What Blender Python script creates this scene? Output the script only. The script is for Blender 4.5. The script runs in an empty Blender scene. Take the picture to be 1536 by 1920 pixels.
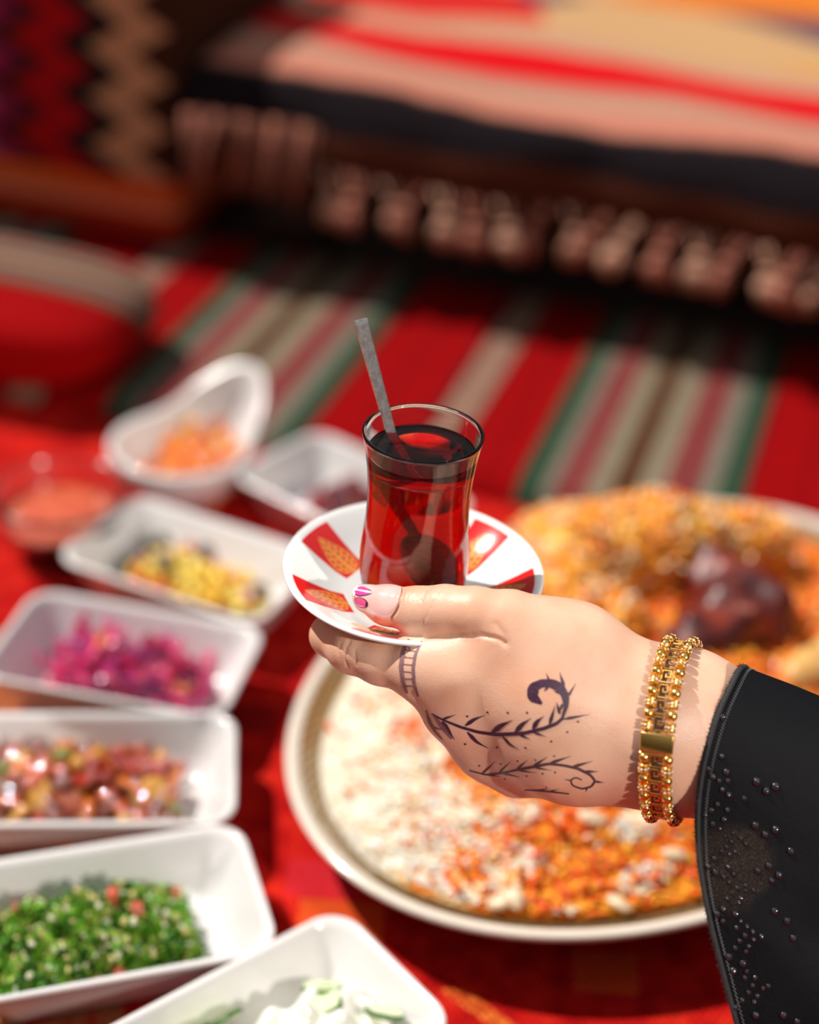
import bpy, bmesh, math, random
import numpy as np
from mathutils import Vector, Matrix
from mathutils.bvhtree import BVHTree

# ---------------------------------------------------------------- camera, sky, sun, lamp, exposure
sc = bpy.context.scene
C = bpy.context.scene.collection
FPX, PITCH, ROLL, EYE = 3200.0, math.radians(31.5), math.radians(4.0), np.array([0, 0, 0.665])
cd = bpy.data.cameras.new('camera'); cam = bpy.data.objects.new('camera', cd); C.objects.link(cam)
cd.sensor_fit = 'VERTICAL'; cd.sensor_height = 30.0; cd.sensor_width = 24.0
cd.lens = FPX / 1920 * 30.0
cam.matrix_world = Matrix.Translation(Vector(EYE)) @ Matrix.Rotation(math.pi / 2 - PITCH, 4, 'X') @ Matrix.Rotation(ROLL, 4, 'Z')
cd.dof.use_dof = True; cd.dof.focus_distance = 0.715; cd.dof.aperture_fstop = 2.15
cd.clip_start = 0.02
sc.camera = cam

w = bpy.data.worlds.new('world'); sc.world = w; w.use_nodes = True
wn = w.node_tree; bg = wn.nodes['Background']; bg.inputs[1].default_value = 1.0   # open sky above, dim walls around the horizon
wc = wn.nodes.new('ShaderNodeTexCoord'); wx_ = wn.nodes.new('ShaderNodeSeparateXYZ'); wr = wn.nodes.new('ShaderNodeValToRGB')
wn.links.new(wc.outputs['Generated'], wx_.inputs[0]); wn.links.new(wx_.outputs[2], wr.inputs[0]); wn.links.new(wr.outputs[0], bg.inputs[0])
wr.color_ramp.elements[0].position = 0.0; wr.color_ramp.elements[0].color = (.05, .042, .036, 1)
wr.color_ramp.elements[1].position = 0.75; wr.color_ramp.elements[1].color = (.42, .42, .44, 1)
we = wr.color_ramp.elements.new(.30); we.color = (.13, .12, .115, 1)

def aim(o, d):
    o.rotation_euler = Vector(d).to_track_quat('-Z', 'Y').to_euler()
SUN_DIR = Vector((-0.66, 0.32, 1.0)).normalized()
sl = bpy.data.lights.new('sun', 'SUN'); sl.energy = 5.0; sl.angle = math.radians(0.55); sl.color = (1.0, 0.95, 0.88)
so = bpy.data.objects.new('sun', sl); C.objects.link(so); aim(so, -SUN_DIR); so.location = SUN_DIR * 4
LAMP_DIR = Vector((0.62, -0.62, 0.44)).normalized()
HAND_C = Vector((0.055, 0.60, 0.225))
pl = bpy.data.lights.new('studio_lamp', 'SPOT'); pl.energy = 76; pl.spot_size = math.radians(17); pl.spot_blend = 0.6
pl.shadow_soft_size = 0.018; pl.color = (1.0, 0.93, 0.84)
po = bpy.data.objects.new('studio_lamp', pl); C.objects.link(po); po.location = HAND_C + LAMP_DIR * 1.5; aim(po, -LAMP_DIR)

vs = sc.view_settings
sc.display_settings.display_device = 'sRGB'
vs.view_transform = 'Standard'; vs.look = 'None'; vs.exposure = 0.0; vs.gamma = 1.0; vs.use_curve_mapping = False
cy = sc.cycles
cy.use_denoising = True; cy.max_bounces = 14; cy.transmission_bounces = 12; cy.transparent_max_bounces = 12
cy.caustics_reflective = False; cy.caustics_refractive = False; cy.sample_clamp_indirect = 4.0

# ---------------------------------------------------------------- helpers
R_ = random.Random(7)
NP = np.random.default_rng(7)

def ray(px, py):
    x = (px - 768) / FPX; y = -(py - 960) / FPX
    c, s = math.cos(ROLL), math.sin(ROLL)
    x, y = c * x - s * y, s * x + c * y
    return np.array([x, math.cos(PITCH) + y * math.sin(PITCH), -math.sin(PITCH) + y * math.cos(PITCH)])
def at(px, py, depth):            # a measured point of the photograph at its true distance
    return EYE + depth * ray(px, py)
def to_px(P):
    P = np.asarray(P, float); yv = P[..., 1]; z = P[..., 2] - EYE[2]
    f = yv * math.cos(PITCH) - z * math.sin(PITCH); up = yv * math.sin(PITCH) + z * math.cos(PITCH)
    u = P[..., 0] / f; v = up / f; c, s = math.cos(ROLL), math.sin(ROLL)
    return np.stack([768 + FPX * (c * u + s * v), 960 - FPX * (-s * u + c * v)], -1)
RT = ray(769, 960) - ray(768, 960); RT /= np.linalg.norm(RT)
FW = ray(768, 960); FW /= np.linalg.norm(FW)
UP = np.cross(RT, FW)

def mk(name, V, F, mat, parent=None, smooth=True, uv=None, mats=None, midx=None):
    me = bpy.data.meshes.new(name)
    me.from_pydata([tuple(map(float, v)) for v in V], [], [tuple(map(int, f)) for f in F])
    if smooth: me.polygons.foreach_set('use_smooth', [True] * len(me.polygons))
    if uv is not None:
        l = me.uv_layers.new(name='uv'); li = np.zeros(len(me.loops), int); me.loops.foreach_get('vertex_index', li)
        l.data.foreach_set('uv', np.asarray(uv, np.float32)[li].ravel())
    me.update()
    o = bpy.data.objects.new(name, me); C.objects.link(o)
    for m in (mats or [mat]): me.materials.append(m.m if isinstance(m, Mat) else m)
    if midx is not None: me.polygons.foreach_set('material_index', midx)
    if parent is not None: o.parent = parent
    return o
def copy_tree(o, parent=None):
    c = o.copy(); C.objects.link(c); c.parent = parent
    for ch in o.children: copy_tree(ch, c)
    return c
def tag(o, label=None, cat=None, group=None, kind=None):
    if label: o['label'] = label
    if cat: o['category'] = cat
    if group: o['group'] = group
    if kind: o['kind'] = kind
    return o
def empty(name, loc=(0, 0, 0), rz=0.0):
    o = bpy.data.objects.new(name, None); C.objects.link(o); o.location = loc; o.rotation_euler = (0, 0, rz)
    o.empty_display_size = 0.02
    return o
def loft(loops, closed=True, cap0=False, cap1=False):
    n = len(loops[0]); V = np.concatenate(loops); F = []
    for i in range(len(loops) - 1):
        for j in range(n if closed else n - 1):
            k = (j + 1) % n
            F.append((i * n + j, i * n + k, (i + 1) * n + k, (i + 1) * n + j))
    if cap0: F.append(tuple(range(n))[::-1])
    if cap1: F.append(tuple((len(loops) - 1) * n + j for j in range(n)))
    return V, F
def lathe(prof, n=96):
    t = np.linspace(0, 2 * np.pi, n, endpoint=False)
    return loft([np.c_[r * np.cos(t), r * np.sin(t), np.full(n, z)] for r, z in prof], cap0=True, cap1=True)
def merge(parts):
    V, F, b = [], [], 0
    for v, f in parts:
        V.append(np.asarray(v, float)); F += [tuple(i + b for i in q) for q in f]; b += len(v)
    return np.concatenate(V), F
def tube(path, rad, n=8, cap=True):
    P = np.asarray(path, float); rad = np.broadcast_to(rad, (len(P),)); T = np.gradient(P, axis=0)
    T /= np.linalg.norm(T, axis=1)[:, None] + 1e-12
    ref = np.array([0.3, 0.2, 0.9]); loops = []; t = np.linspace(0, 2 * np.pi, n, endpoint=False)
    for p, d, r in zip(P, T, rad):
        a = np.cross(d, ref); a /= np.linalg.norm(a) + 1e-12; b = np.cross(d, a)
        loops.append(p + r * (np.cos(t)[:, None] * a + np.sin(t)[:, None] * b))
    return loft(loops, cap0=cap, cap1=cap)
def box(sx, sy, sz, bev=0.2, seg=2):
    bm = bmesh.new(); bmesh.ops.create_cube(bm, size=1)
    for v in bm.verts: v.co = Vector((v.co.x * sx, v.co.y * sy, v.co.z * sz))
    if bev: bmesh.ops.bevel(bm, geom=bm.edges[:], offset=min(sx, sy, sz) * bev, segments=seg, affect='EDGES', profile=0.5)
    V = np.array([v.co[:] for v in bm.verts]); F = [tuple(v.index for v in f.verts) for f in bm.faces]; bm.free()
    return V, F
def ico(sub=1, s=(1, 1, 1), jit=0.0, seed=0):
    bm = bmesh.new(); bmesh.ops.create_icosphere(bm, subdivisions=sub, radius=1)
    V = np.array([v.co[:] for v in bm.verts]); F = [tuple(v.index for v in f.verts) for f in bm.faces]; bm.free()
    g = np.random.default_rng(seed)
    return V * (1 + jit * g.normal(size=(len(V), 1))) * np.array(s), F

# ---------------------------------------------------------------- materials
class Mat:
    def __init__(s, name, col=(.8, .8, .8), rough=.5, **kw):
        s.m = bpy.data.materials.new(name); s.m.use_nodes = True; s.nt = s.m.node_tree
        s.b = s.nt.nodes['Principled BSDF']; s.b.inputs['Base Color'].default_value = (*col, 1); s.b.inputs['Roughness'].default_value = rough
        for k, v in kw.items(): s.b.inputs[k].default_value = v
    def n(s, t, **kw):
        x = s.nt.nodes.new(t)
        for k, v in kw.items(): setattr(x, k, v)
        return x
    def l(s, a, b): s.nt.links.new(a, b)
    def coord(s, which='Object', scale=None):
        o = s.n('ShaderNodeTexCoord').outputs[which]
        if scale is not None:
            mp = s.n('ShaderNodeMapping'); mp.inputs['Scale'].default_value = scale; s.l(o, mp.inputs[0]); o = mp.outputs[0]
        return o
    def math(s, op, a, b=None, c=None):
        x = s.n('ShaderNodeMath', operation=op)
        for i, v in enumerate((a, b, c)):
            if v is None: continue
            if isinstance(v, (int, float)): x.inputs[i].default_value = v
            else: s.l(v, x.inputs[i])
        return x.outputs[0]
    def xyz(s, v):
        x = s.n('ShaderNodeSeparateXYZ'); s.l(v, x.inputs[0]); return x.outputs
    def noise(s, vec, scale, detail=3, rough=.55):
        x = s.n('ShaderNodeTexNoise'); s.l(vec, x.inputs['Vector']); x.inputs['Scale'].default_value = scale
        x.inputs['Detail'].default_value = detail; x.inputs['Roughness'].default_value = rough; return x.outputs['Fac']
    def ramp(s, fac, stops, interp='LINEAR'):
        x = s.n('ShaderNodeValToRGB'); r = x.color_ramp; r.interpolation = interp
        while len(r.elements) > 1: r.elements.remove(r.elements[-1])
        for i, (p, c) in enumerate(stops):
            e = r.elements[0] if i == 0 else r.elements.new(p)
            e.position = p; e.color = (*c, 1)
        s.l(fac, x.inputs[0]); return x.outputs[0]
    def mix(s, fac, a, b, blend='MIX'):
        x = s.n('ShaderNodeMix', data_type='RGBA', blend_type=blend)
        for i, v in ((0, fac), (6, a), (7, b)):
            if isinstance(v, (int, float)): x.inputs[i].default_value = v
            elif isinstance(v, tuple): x.inputs[i].default_value = (*v, 1)
            else: s.l(v, x.inputs[i])
        return x.outputs[2]
    def col(s, c): s.l(c, s.b.inputs['Base Color'])
    def bump(s, h, strength=.3, dist=.001):
        x = s.n('ShaderNodeBump'); x.inputs['Strength'].default_value = strength; x.inputs['Distance'].default_value = dist
        s.l(h, x.inputs['Height']); s.l(x.outputs[0], s.b.inputs['Normal'])

def simple(name, col, rough=.5, var=.12, nscale=60, **kw):
    M = Mat(name, col, rough, **kw); f = M.noise(M.coord('Object'), nscale)
    lo = tuple(c * (1 - var) for c in col); hi = tuple(min(1, c * (1 + var)) for c in col)
    M.col(M.ramp(f, [(.3, lo), (.7, hi)])); return M.m
porcelain = simple('white_porcelain', (.70, .685, .678), .14, .02, 20, **{'Coat Weight': .3, 'Coat Roughness': .06})
gold_M = Mat('gold', (.95, .58, .16), .17, Metallic=1.0); gold_M.bump(gold_M.noise(gold_M.coord('Object'), 900), .08, .0002); gold = gold_M.m
gold_dark = simple('gold_filigree', (.90, .50, .12), .30, .12, 800, Metallic=1.0)
crystal = simple('clear_stone', (.95, .92, .88), .05, .02, 300, **{'Specular IOR Level': .9, 'Coat Weight': 1.0})

# ---------------------------------------------------------------- the ground, rug, mats and bench
ANG = -math.radians(15.5)
UX, VX = np.array([math.cos(ANG), math.sin(ANG)]), np.array([-math.sin(ANG), math.cos(ANG)])
fm = Mat('floor_plaster', (.10, .06, .04), .9); fm.col(fm.ramp(fm.noise(fm.coord('Object'), 8), [(.3, (.07, .04, .03)), (.7, (.14, .09, .06))]))
Vf, Ff = box(6, 6, .1, 0); floor = mk('floor', Vf + np.array([0, 1.4, -.056]), Ff, fm.m, smooth=False); floor['kind'] = 'structure'

def nubby(M, vec, s1=700, s2=120, strength=.5, dist=.0012):
    sx, sy, sz = M.xyz(vec)
    wv = M.math('MULTIPLY', M.math('SINE', M.math('MULTIPLY', sx, s1)), M.math('SINE', M.math('MULTIPLY', sy, s1 * .6)))
    M.bump(M.math('ADD', wv, M.math('MULTIPLY', M.noise(vec, s2), 2.0)), strength, dist)

rugm = Mat('red_wool_rug', (.5, .01, .01), .95, **{'Specular IOR Level': .06})
co = rugm.coord('Object')
base = rugm.ramp(rugm.noise(co, 55, 4), [(.30, (.30, .003, .004)), (.5, (.48, .009, .007)), (.72, (.64, .026, .011))])
sx, sy, sz = rugm.xyz(co)
blk = rugm.n('ShaderNodeTexVoronoi'); blk.feature = 'F1'; blk.distance = 'CHEBYCHEV'; blk.inputs['Scale'].default_value = 13
rugm.l(rugm.coord('Object', (1, 1.6, 1)), blk.inputs['Vector'])
cellr = rugm.xyz(blk.outputs['Color'])[0]
motif = rugm.ramp(cellr, [(0, (.30, .005, .006)), (.16, (.55, .02, .03)), (.62, (.60, .08, .015)), (.74, (.22, .004, .006)), (.86, (.33, .16, .06)), (.95, (.03, .01, .015))], 'CONSTANT')
edge = rugm.math('LESS_THAN', blk.outputs['Distance'], .30)
fac = rugm.math('MULTIPLY', edge, rugm.math('GREATER_THAN', cellr, .60))
c1 = rugm.mix(rugm.math('MULTIPLY', fac, .85), base, motif)
# a brown and orange woven field under the small dishes, an orange line in front of the platter
lft = rugm.math('MULTIPLY', rugm.math('LESS_THAN', sx, -.125), rugm.math('MULTIPLY', rugm.math('GREATER_THAN', sy, .50), rugm.math('LESS_THAN', sy, .90)))
c2 = rugm.mix(rugm.math('MULTIPLY', lft, .75), c1, rugm.ramp(rugm.noise(co, 45, 3), [(.35, (.30, .05, .02)), (.5, (.35, .18, .07)), (.66, (.42, .03, .01))]))
lineA = rugm.math('COMPARE', rugm.math('ADD', rugm.math('MULTIPLY', sy, 1.0), rugm.math('MULTIPLY', sx, .82)), .652, .006)
lineA = rugm.math('MULTIPLY', lineA, rugm.math('LESS_THAN', sy, .62))
c3 = rugm.mix(lineA, c2, rugm.ramp(rugm.noise(co, 160, 2), [(.4, (.70, .16, .03)), (.6, (.45, .05, .01))]))
rugm.col(c3); nubby(rugm, co, 1500, 260, .6, .0012)
def slab(name, u0, u1, v0, v1, z0, z1, mat, parent=None, nx=40, ny=16, rnd=.008, wav=.0):
    us, vsx = np.linspace(u0, u1, nx), np.linspace(v0, v1, ny); V = []
    for vv in vsx:
        for u in us:
            d = min(u - u0, u1 - u, vv - v0, v1 - vv); q = min(1, d / rnd)
            V.append((u, vv, z1 - (z1 - z0) * (1 - math.sqrt(1 - (1 - q) ** 2)) + wav * math.sin(u * 23 + vv * 9) * math.sin(vv * 17)))
    F = [(j * nx + i, j * nx + i + 1, (j + 1) * nx + i + 1, (j + 1) * nx + i) for j in range(ny - 1) for i in range(nx - 1)]
    n0 = len(V); ring = [i for i in range(nx)] + [j * nx + nx - 1 for j in range(1, ny)] + [(ny - 1) * nx + i for i in range(nx - 2, -1, -1)] + [j * nx for j in range(ny - 2, 0, -1)]
    for i in ring: V.append((V[i][0], V[i][1], z0 - .0005))
    m = len(ring)
    for k in range(m): F.append((ring[k], n0 + k, n0 + (k + 1) % m, ring[(k + 1) % m]))
    F.append(tuple(n0 + k for k in range(m)))
    return mk(name, V, F, mat, parent)
rug = slab('rug', -.9, .9, .2, 1.32, -.006, .0, rugm.m, nx=90, ny=60, rnd=.006)
tag(rug, 'red woven wool rug spread under the platter and all the white dishes', 'rug')

def stripes(M, u):
    f = M.math('FRACT', M.math('DIVIDE', M.math('ADD', u, .562 + .34 * 8), .34))
    red, red2, grn, gry, pnk, bei, brn, tan, mar = (.27, .001, .002), (.17, .001, .002), (.026, .060, .034), (.17, .145, .11), (.21, .048, .046), (.21, .17, .115), (.085, .032, .014), (.25, .14, .10), (.13, .003, .008)
    st = [(0, grn), (.018, gry), (.029, mar), (.031, pnk), (.043, mar), (.045, pnk), (.051, bei), (.068, brn), (.077, (.06, .02, .01)), (.080, brn), (.086, bei), (.106, pnk), (.118, mar), (.121, pnk), (.131, gry), (.145, grn), (.164, mar), (.168, red), (.205, red2), (.209, red), (.246, mar), (.255, tan), (.283, mar), (.288, red), (.312, red2), (.316, red)]
    return M.ramp(f, [(p / .34, c) for p, c in st], 'CONSTANT')
matm = Mat('striped_wool', (.4, 0, 0), .92, **{'Specular IOR Level': .06})
co = matm.coord('Object'); sx, sy, sz = matm.xyz(co)
c = stripes(matm, sx); c = matm.mix(.35, c, matm.ramp(matm.noise(matm.coord('Object', (1, .12, 1)), 420, 2), [(.3, (.02, .02, .02)), (.7, (.8, .8, .8))]), 'SOFT_LIGHT')
matm.col(c); nubby(matm, co, 1300, 200, .5, .001)
mat_ = slab('striped_mat', -1.3, .75, 1.085, 1.46, .0005, .014, matm.m, nx=120, ny=20, rnd=.008)
mat_.rotation_euler = (0, 0, ANG); tag(mat_, 'flat striped woven mat in red, green and beige along the bench foot', 'mat')

cum = Mat('striped_cushion_cloth', (.4, 0, 0), .92, **{'Specular IOR Level': .06})
uvn = cum.coord('UV'); sx, sy, sz = cum.xyz(uvn)
cum.col(stripes(cum, sy)); nubby(cum, cum.coord('Object'), 1300, 200, .4, .001)
V, UVs = [], []
nu, nv = 60, 40
for i in range(nu):
    u = -1 + 2 * i / (nu - 1)
    for j in range(nv):
        t = math.pi * 2 * j / nv
        e = (max(0, 1 - abs(u) ** 7)) ** (1 / 2.0)
        cy_, sy_ = math.cos(t), math.sin(t)
        y = .090 * math.copysign(abs(cy_) ** .75, cy_) * (.25 + .75 * e) ; z = .036 * math.copysign(abs(sy_) ** .5, sy_) * (.02 + .98 * e)
        V.append((u * .26, y, z + .038)); UVs.append((u, max(-.605, -.562 + .164 * (y + .020) / .098 - .05 * (1 - e))))
F = [(i * nv + j, (i + 1) * nv + j, (i + 1) * nv + (j + 1) % nv, i * nv + (j + 1) % nv) for i in range(nu - 1) for j in range(nv)]
F += [tuple(range(nv)), tuple((nu - 1) * nv + j for j in range(nv))[::-1]]
cush = mk('floor_cushion', V, F, cum.m, uv=UVs)
p = UX * -.812 + VX * 1.138; cush.location = (p[0], p[1], .0145); cush.rotation_euler = (0, 0, ANG)
tag(cush, 'rounded striped floor cushion lying on the left end of the striped mat', 'cushion')

# low wooden bench under a kilim throw
wood = Mat('dark_wood', (.05, .02, .008), .5); f = wood.noise(wood.coord('Object', (2, 30, 30)), 6, 4)
wood.col(wood.ramp(f, [(.3, (.030, .010, .004)), (.7, (.085, .036, .012))])); wood.bump(f, .2, .002)
bench = empty('bench', (0, 0, 0), ANG)
tag(bench, 'low dark wooden bench behind the striped mat, covered by a kilim throw', 'bench')
Vb, Fb = box(2.5, .9, .02, .15); mk('seat', Vb + np.array([.655, 1.425 + .46, .163]), Fb, wood.m, bench, False)
Vb, Fb = box(2.44, .03, .10, .1)
mk('apron', Vb + np.array([.655, 1.475, .100]), Fb, wood.m, bench, False)
for u in (-.55, .05, .65, 1.25, 1.85):
    for v in (1.50, 2.25):
        V_, F_ = loft([np.array([(-s, -s, z), (s, -s, z), (s, s, z), (-s, s, z)]) for s, z in ((.026, 0), (.03, .03), (.022, .05), (.032, .08), (.034, .153))], cap0=True, cap1=True)
        mk('leg', V_ + np.array([u, v, -.006]), F_, wood.m, bench, False)

thm = Mat('kilim_throw', (.5, .1, .1), .95, **{'Specular IOR Level': .06}); co = thm.coord('UV'); sx, sy, sz = thm.xyz(co)
wob = thm.math('ADD', sy, thm.math('MULTIPLY', thm.math('SUBTRACT', thm.noise(co, 9, 2), .5), .03))
pink, sal, rd, bg_, blkc, brw = (.50, .17, .12), (.58, .22, .15), (.62, .004, .008), (.42, .30, .20), (.012, .008, .010), (.10, .028, .014)
bands = thm.ramp(thm.math('MULTIPLY', wob, 1.0), [(0, (.07, .02, .010)), (.058, brw), (.064, blkc), (.115, blkc), (.124, sal), (.160, pink), (.185, bg_), (.205, sal), (.215, (.30, .20, .15)), (.235, rd), (.315, rd), (.325, bg_), (.355, (.55, .26, .16)), (.41, bg_), (.70, sal)], 'LINEAR')
vor = thm.n('ShaderNodeTexVoronoi'); vor.inputs['Scale'].default_value = 5.5; thm.l(thm.coord('UV', (.8, 1.25, 1)), vor.inputs['Vector'])
multi = thm.ramp(thm.xyz(vor.outputs['Color'])[0], [(0, (.55, .32, .15)), (.22, (.66, .17, .015)), (.38, (.10, .055, .09)), (.52, (.48, .004, .12)), (.64, (.58, .008, .01)), (.76, (.62, .30, .04)), (.9, (.60, .20, .02))], 'CONSTANT')
far_ = thm.math('MULTIPLY', thm.math('GREATER_THAN', wob, .375), .95)
thm.col(thm.mix(far_, bands, multi)); nubby(thm, thm.coord('Object'), 900, 120, .6, .002)
prof = [(1.372, .124, 0.0), (1.370, .130, .010), (1.370, .143, .038), (1.372, .158, .060), (1.378, .172, .078), (1.390, .186, .098), (1.408, .193, .118), (1.44, .195, .152), (1.50, .193, .21), (1.56, .192, .275), (1.65, .193, .365), (1.8, .195, .52), (2.0, .195, .72), (2.32, .195, 1.04)]
nu = 110; V, UVs = [], []
for (v, z, s) in prof:
    for i in range(nu):
        u = -.618 + 1.9 * i / (nu - 1)
        V.append((u, v + (.006 * math.sin(u * 21) + .004 * math.sin(u * 47 + 1) if s < .09 else .004 * math.sin(u * 13 + v * 11)), z + (.004 * math.sin(u * 17 + v * 20) + .003 * math.sin(u * 7)) * (s > .09))); UVs.append((u, s))
n_ = len(V)
for (v, z, s), in zip(prof):
    for i in range(nu):
        q = V[prof.index((v, z, s)) * nu + i]
        V.append((q[0], q[1] + (.006 if s < .09 else .002), q[2] - (.006 if s > .09 else .001))); UVs.append((q[0], s))
F = []
for a in range(len(prof) - 1):
    for i in range(nu - 1):
        q = (a * nu + i, a * nu + i + 1, (a + 1) * nu + i + 1, (a + 1) * nu + i); F.append(q); F.append(tuple(x + n_ for x in q[::-1]))
for i in range(nu - 1): F.append((i + 1, i, n_ + i, n_ + i + 1))
for a in range(len(prof) - 1):
    F.append((a * nu, (a + 1) * nu, n_ + (a + 1) * nu, n_ + a * nu)); F.append(((a + 1) * nu - 1, n_ + (a + 1) * nu - 1, n_ + (a + 2) * nu - 1, (a + 2) * nu - 1))
throw = mk('bench_throw', V, F, thm.m, uv=UVs); throw.rotation_euler = (0, 0, ANG)
tag(throw, 'pink and red woven kilim throw with a knotted fringe draped over the bench', 'throw')
tasm = [simple('fringe_wool_%s' % k, c, .95, .25, 90) for k, c in (('pink', (.42, .15, .10)), ('brown', (.16, .05, .025)), ('cream', (.56, .30, .20)))]
def tassel_mesh(kind, seed, L):
    g = random.Random(seed); parts = []
    if kind == 0:                                   # loose strands
        for k in range(7):
            a = g.uniform(-.008, .008); b = a + g.uniform(-.006, .006); y = g.uniform(-.003, .003)
            parts.append(tube([(a, y, 0), (a * .9, y - .002, -L * .4), (b, y - .004, -L * g.uniform(.85, 1.05))], [.0018, .002, .0012], 5))
    else:                                           # knotted: thin cords, a knot, a puffed tuft
        for k in (-1, 0, 1):
            parts.append(tube([(k * .009, 0, 0), (k * .005, -.002, -L * .22), (0, -.004, -L * .42)], .0017, 5))
        v, f = ico(2, (.0065, .0065, .006), .1, seed); parts.append((v + np.array([0, -.005, -L * .45]), f))
        for k in range(11):
            a = k * 2.4; r = .0035 + .008 * g.random(); l = L * g.uniform(.85, 1.05)
            parts.append(tube([(0, -.005, -L * .47), (r * .8 * math.cos(a), -.007 + r * .8 * math.sin(a), -L * .68), (r * math.cos(a), -.007 + r * math.sin(a), -l)], [.002, .0034, .0022], 5))
    return merge(parts)
tm = []
for kind in (0, 1):
    for s in range(4):
        V_, F_ = tassel_mesh(kind, 10 * kind + s, (.075 if kind == 0 else .066))
        me = bpy.data.meshes.new('tassel'); me.from_pydata([tuple(v) for v in V_], [], F_); me.polygons.foreach_set('use_smooth', [True] * len(me.polygons))
        tm.append(me)
        me.materials.append(tasm[(0, 1, 0, 1)[s] if kind == 0 else (2, 0, 2, 0)[s]])
u = -.606; k = 0
while u < .38:
    kind = 0 if u < -.485 else 1
    o = bpy.data.objects.new('tassel', tm[kind * 4 + k % 4]); C.objects.link(o); o.parent = throw
    o.location = (u, (1.372 if kind else 1.364) + .006 * math.sin(u * 21) + .004 * math.sin(u * 47 + 1) - .001, .128 if kind else .164); o.scale = (1.15, 1.15, .72) if kind else (1, 1, .92); o.rotation_euler = (R_.uniform(-.25, -.05), R_.uniform(-.12, .12), R_.uniform(-1, 1))
    u += (.0135 if kind == 0 else .027) * R_.uniform(.85, 1.15); k += 1

# kilim covered block cushion at the bench's left end
km = Mat('zigzag_kilim', (.1, .02, .02), .95, **{'Specular IOR Level': .06}); co = km.coord('Object'); sx, sy, sz = km.xyz(co)
# serrated bands: teeth pointing along x, repeated every 46 mm of height
tri = km.math('ABSOLUTE', km.math('SUBTRACT', km.math('FRACT', km.math('DIVIDE', sz, .046)), .5))
xx = km.math('ADD', sx, km.math('MULTIPLY', tri, .075))
kc = km.ramp(km.math('DIVIDE', km.math('ADD', xx, .60), .60), [(0, (.40, .01, .03)), (.50, (.05, .05, .08)), (.545, (.17, .18, .34)), (.69, (.36, .02, .09)), (.735, (.06, .015, .02)), (.78, (.48, .008, .012)), (.852, (.018, .015, .018)), (.912, (.62, .34, .18)), (.985, (.06, .022, .012))], 'CONSTANT')
bord = km.ramp(km.math('DIVIDE', sz, .30), [(0, (.46, .04, .01)), (.10, (.70, .22, .11)), (.15, (.80, .15, .02)), (.205, (.36, .012, .012)), (.225, (.3, 0, 0))], 'CONSTANT')
km.col(km.mix(km.math('LESS_THAN', sz, .066), kc, bord)); nubby(km, co, 800, 130, .6, .002)
V_, F_ = box(.60, .30, .30, .06, 3)
blk_ = mk('block_cushion', V_ + np.array([-.30, .15, .15]), F_, km.m)
p = UX * -.628 + VX * 1.385; blk_.location = (p[0], p[1], .0150); blk_.rotation_euler = (0, 0, ANG)
tag(blk_, 'thick block cushion in dark zigzag kilim standing at the left end of the bench', 'cushion')

# ---------------------------------------------------------------- dishes
def rrect(hx, hy, r, z, n=9):
    r = max(1e-4, min(r, hx * .98, hy * .98)); P = []
    for cx, cy_, a0 in ((hx - r, hy - r, 0), (-hx + r, hy - r, 90), (-hx + r, -hy + r, 180), (hx - r, -hy + r, 270)):
        for k in range(n):
            a = math.radians(a0 + 90 * k / (n - 1)); P.append((cx + r * math.cos(a), cy_ + r * math.sin(a), z))
    return np.array(P)
HX, HY = .0775, .0485
def dish_mesh():
    L = []
    for d, z, r in ((.024, .0035, .010), (.0225, .0005, .011), (.018, .000, .012), (.016, .003, .013), (.010, .016, .015), (.002, .0330, .017), (.0, .0352, .018), (.0004, .0366, .018), (.0018, .0372, .017), (.0036, .0364, .016), (.0052, .0335, .0155), (.0125, .0165, .0135), (.0180, .0075, .012), (.0215, .0052, .010), (.030, .0045, .006)):
        L.append(rrect(HX - d, HY - d, r, z))
    V, F = loft(L, cap0=True, cap1=True)
    return V, F
dV, dF = dish_mesh()
proto_me = None
def dish(cx, cy_, ang, label):
    global proto_me
    if proto_me is None:
        o = mk('serving_dish', dV, dF, porcelain); proto_me = o.data
    else:
        o = bpy.data.objects.new('serving_dish', proto_me); C.objects.link(o)
    o.location = (cx, cy_, .0003); o.rotation_euler = (0, 0, ang)
    tag(o, label, 'dish', 'white rectangular serving dishes'); return o
def from_corner(P, e, f):
    e = np.array(e) / np.hypot(*e); f = np.array(f) / np.hypot(*f)
    c = np.array(P) + e * HX + f * HY; return c[0], c[1], math.atan2(e[1], e[0])
D = {}
D['corn'] = from_corner((-.2335, .936), (.141, -.062), (.40, .914))
D['cabbage'] = from_corner((-.236, .9005), (.149, -.026), (-.172, -.985))
D['pepper'] = from_corner((-.0925, .7885), (-.991, -.115), (.115, -.991))
D['parsley'] = from_corner((-.0795, .6955), (-.944, -.33), (.33, -.944))
D['yogurt'] = from_corner((-.0265, .6325), (-.755, -.656), (.756, -.654))
D['beet'] = from_corner((-.075, 1.137), (.805, -.593), (-.593, -.805))
dish(*D['corn'], 'white rectangular dish of corn salad, just left of the tea saucer')
dish(*D['cabbage'], 'white rectangular dish holding pink pickled cabbage')
dish(*D['pepper'], 'white rectangular dish holding glossy red cooked peppers')
dish(*D['parsley'], 'white rectangular dish holding chopped green parsley salad')
dish(*D['yogurt'], 'white rectangular dish of cucumber in yogurt, in front of the parsley dish')
dish(*D['beet'], 'white rectangular dish of dark red beet cubes, behind the tea saucer')

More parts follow.
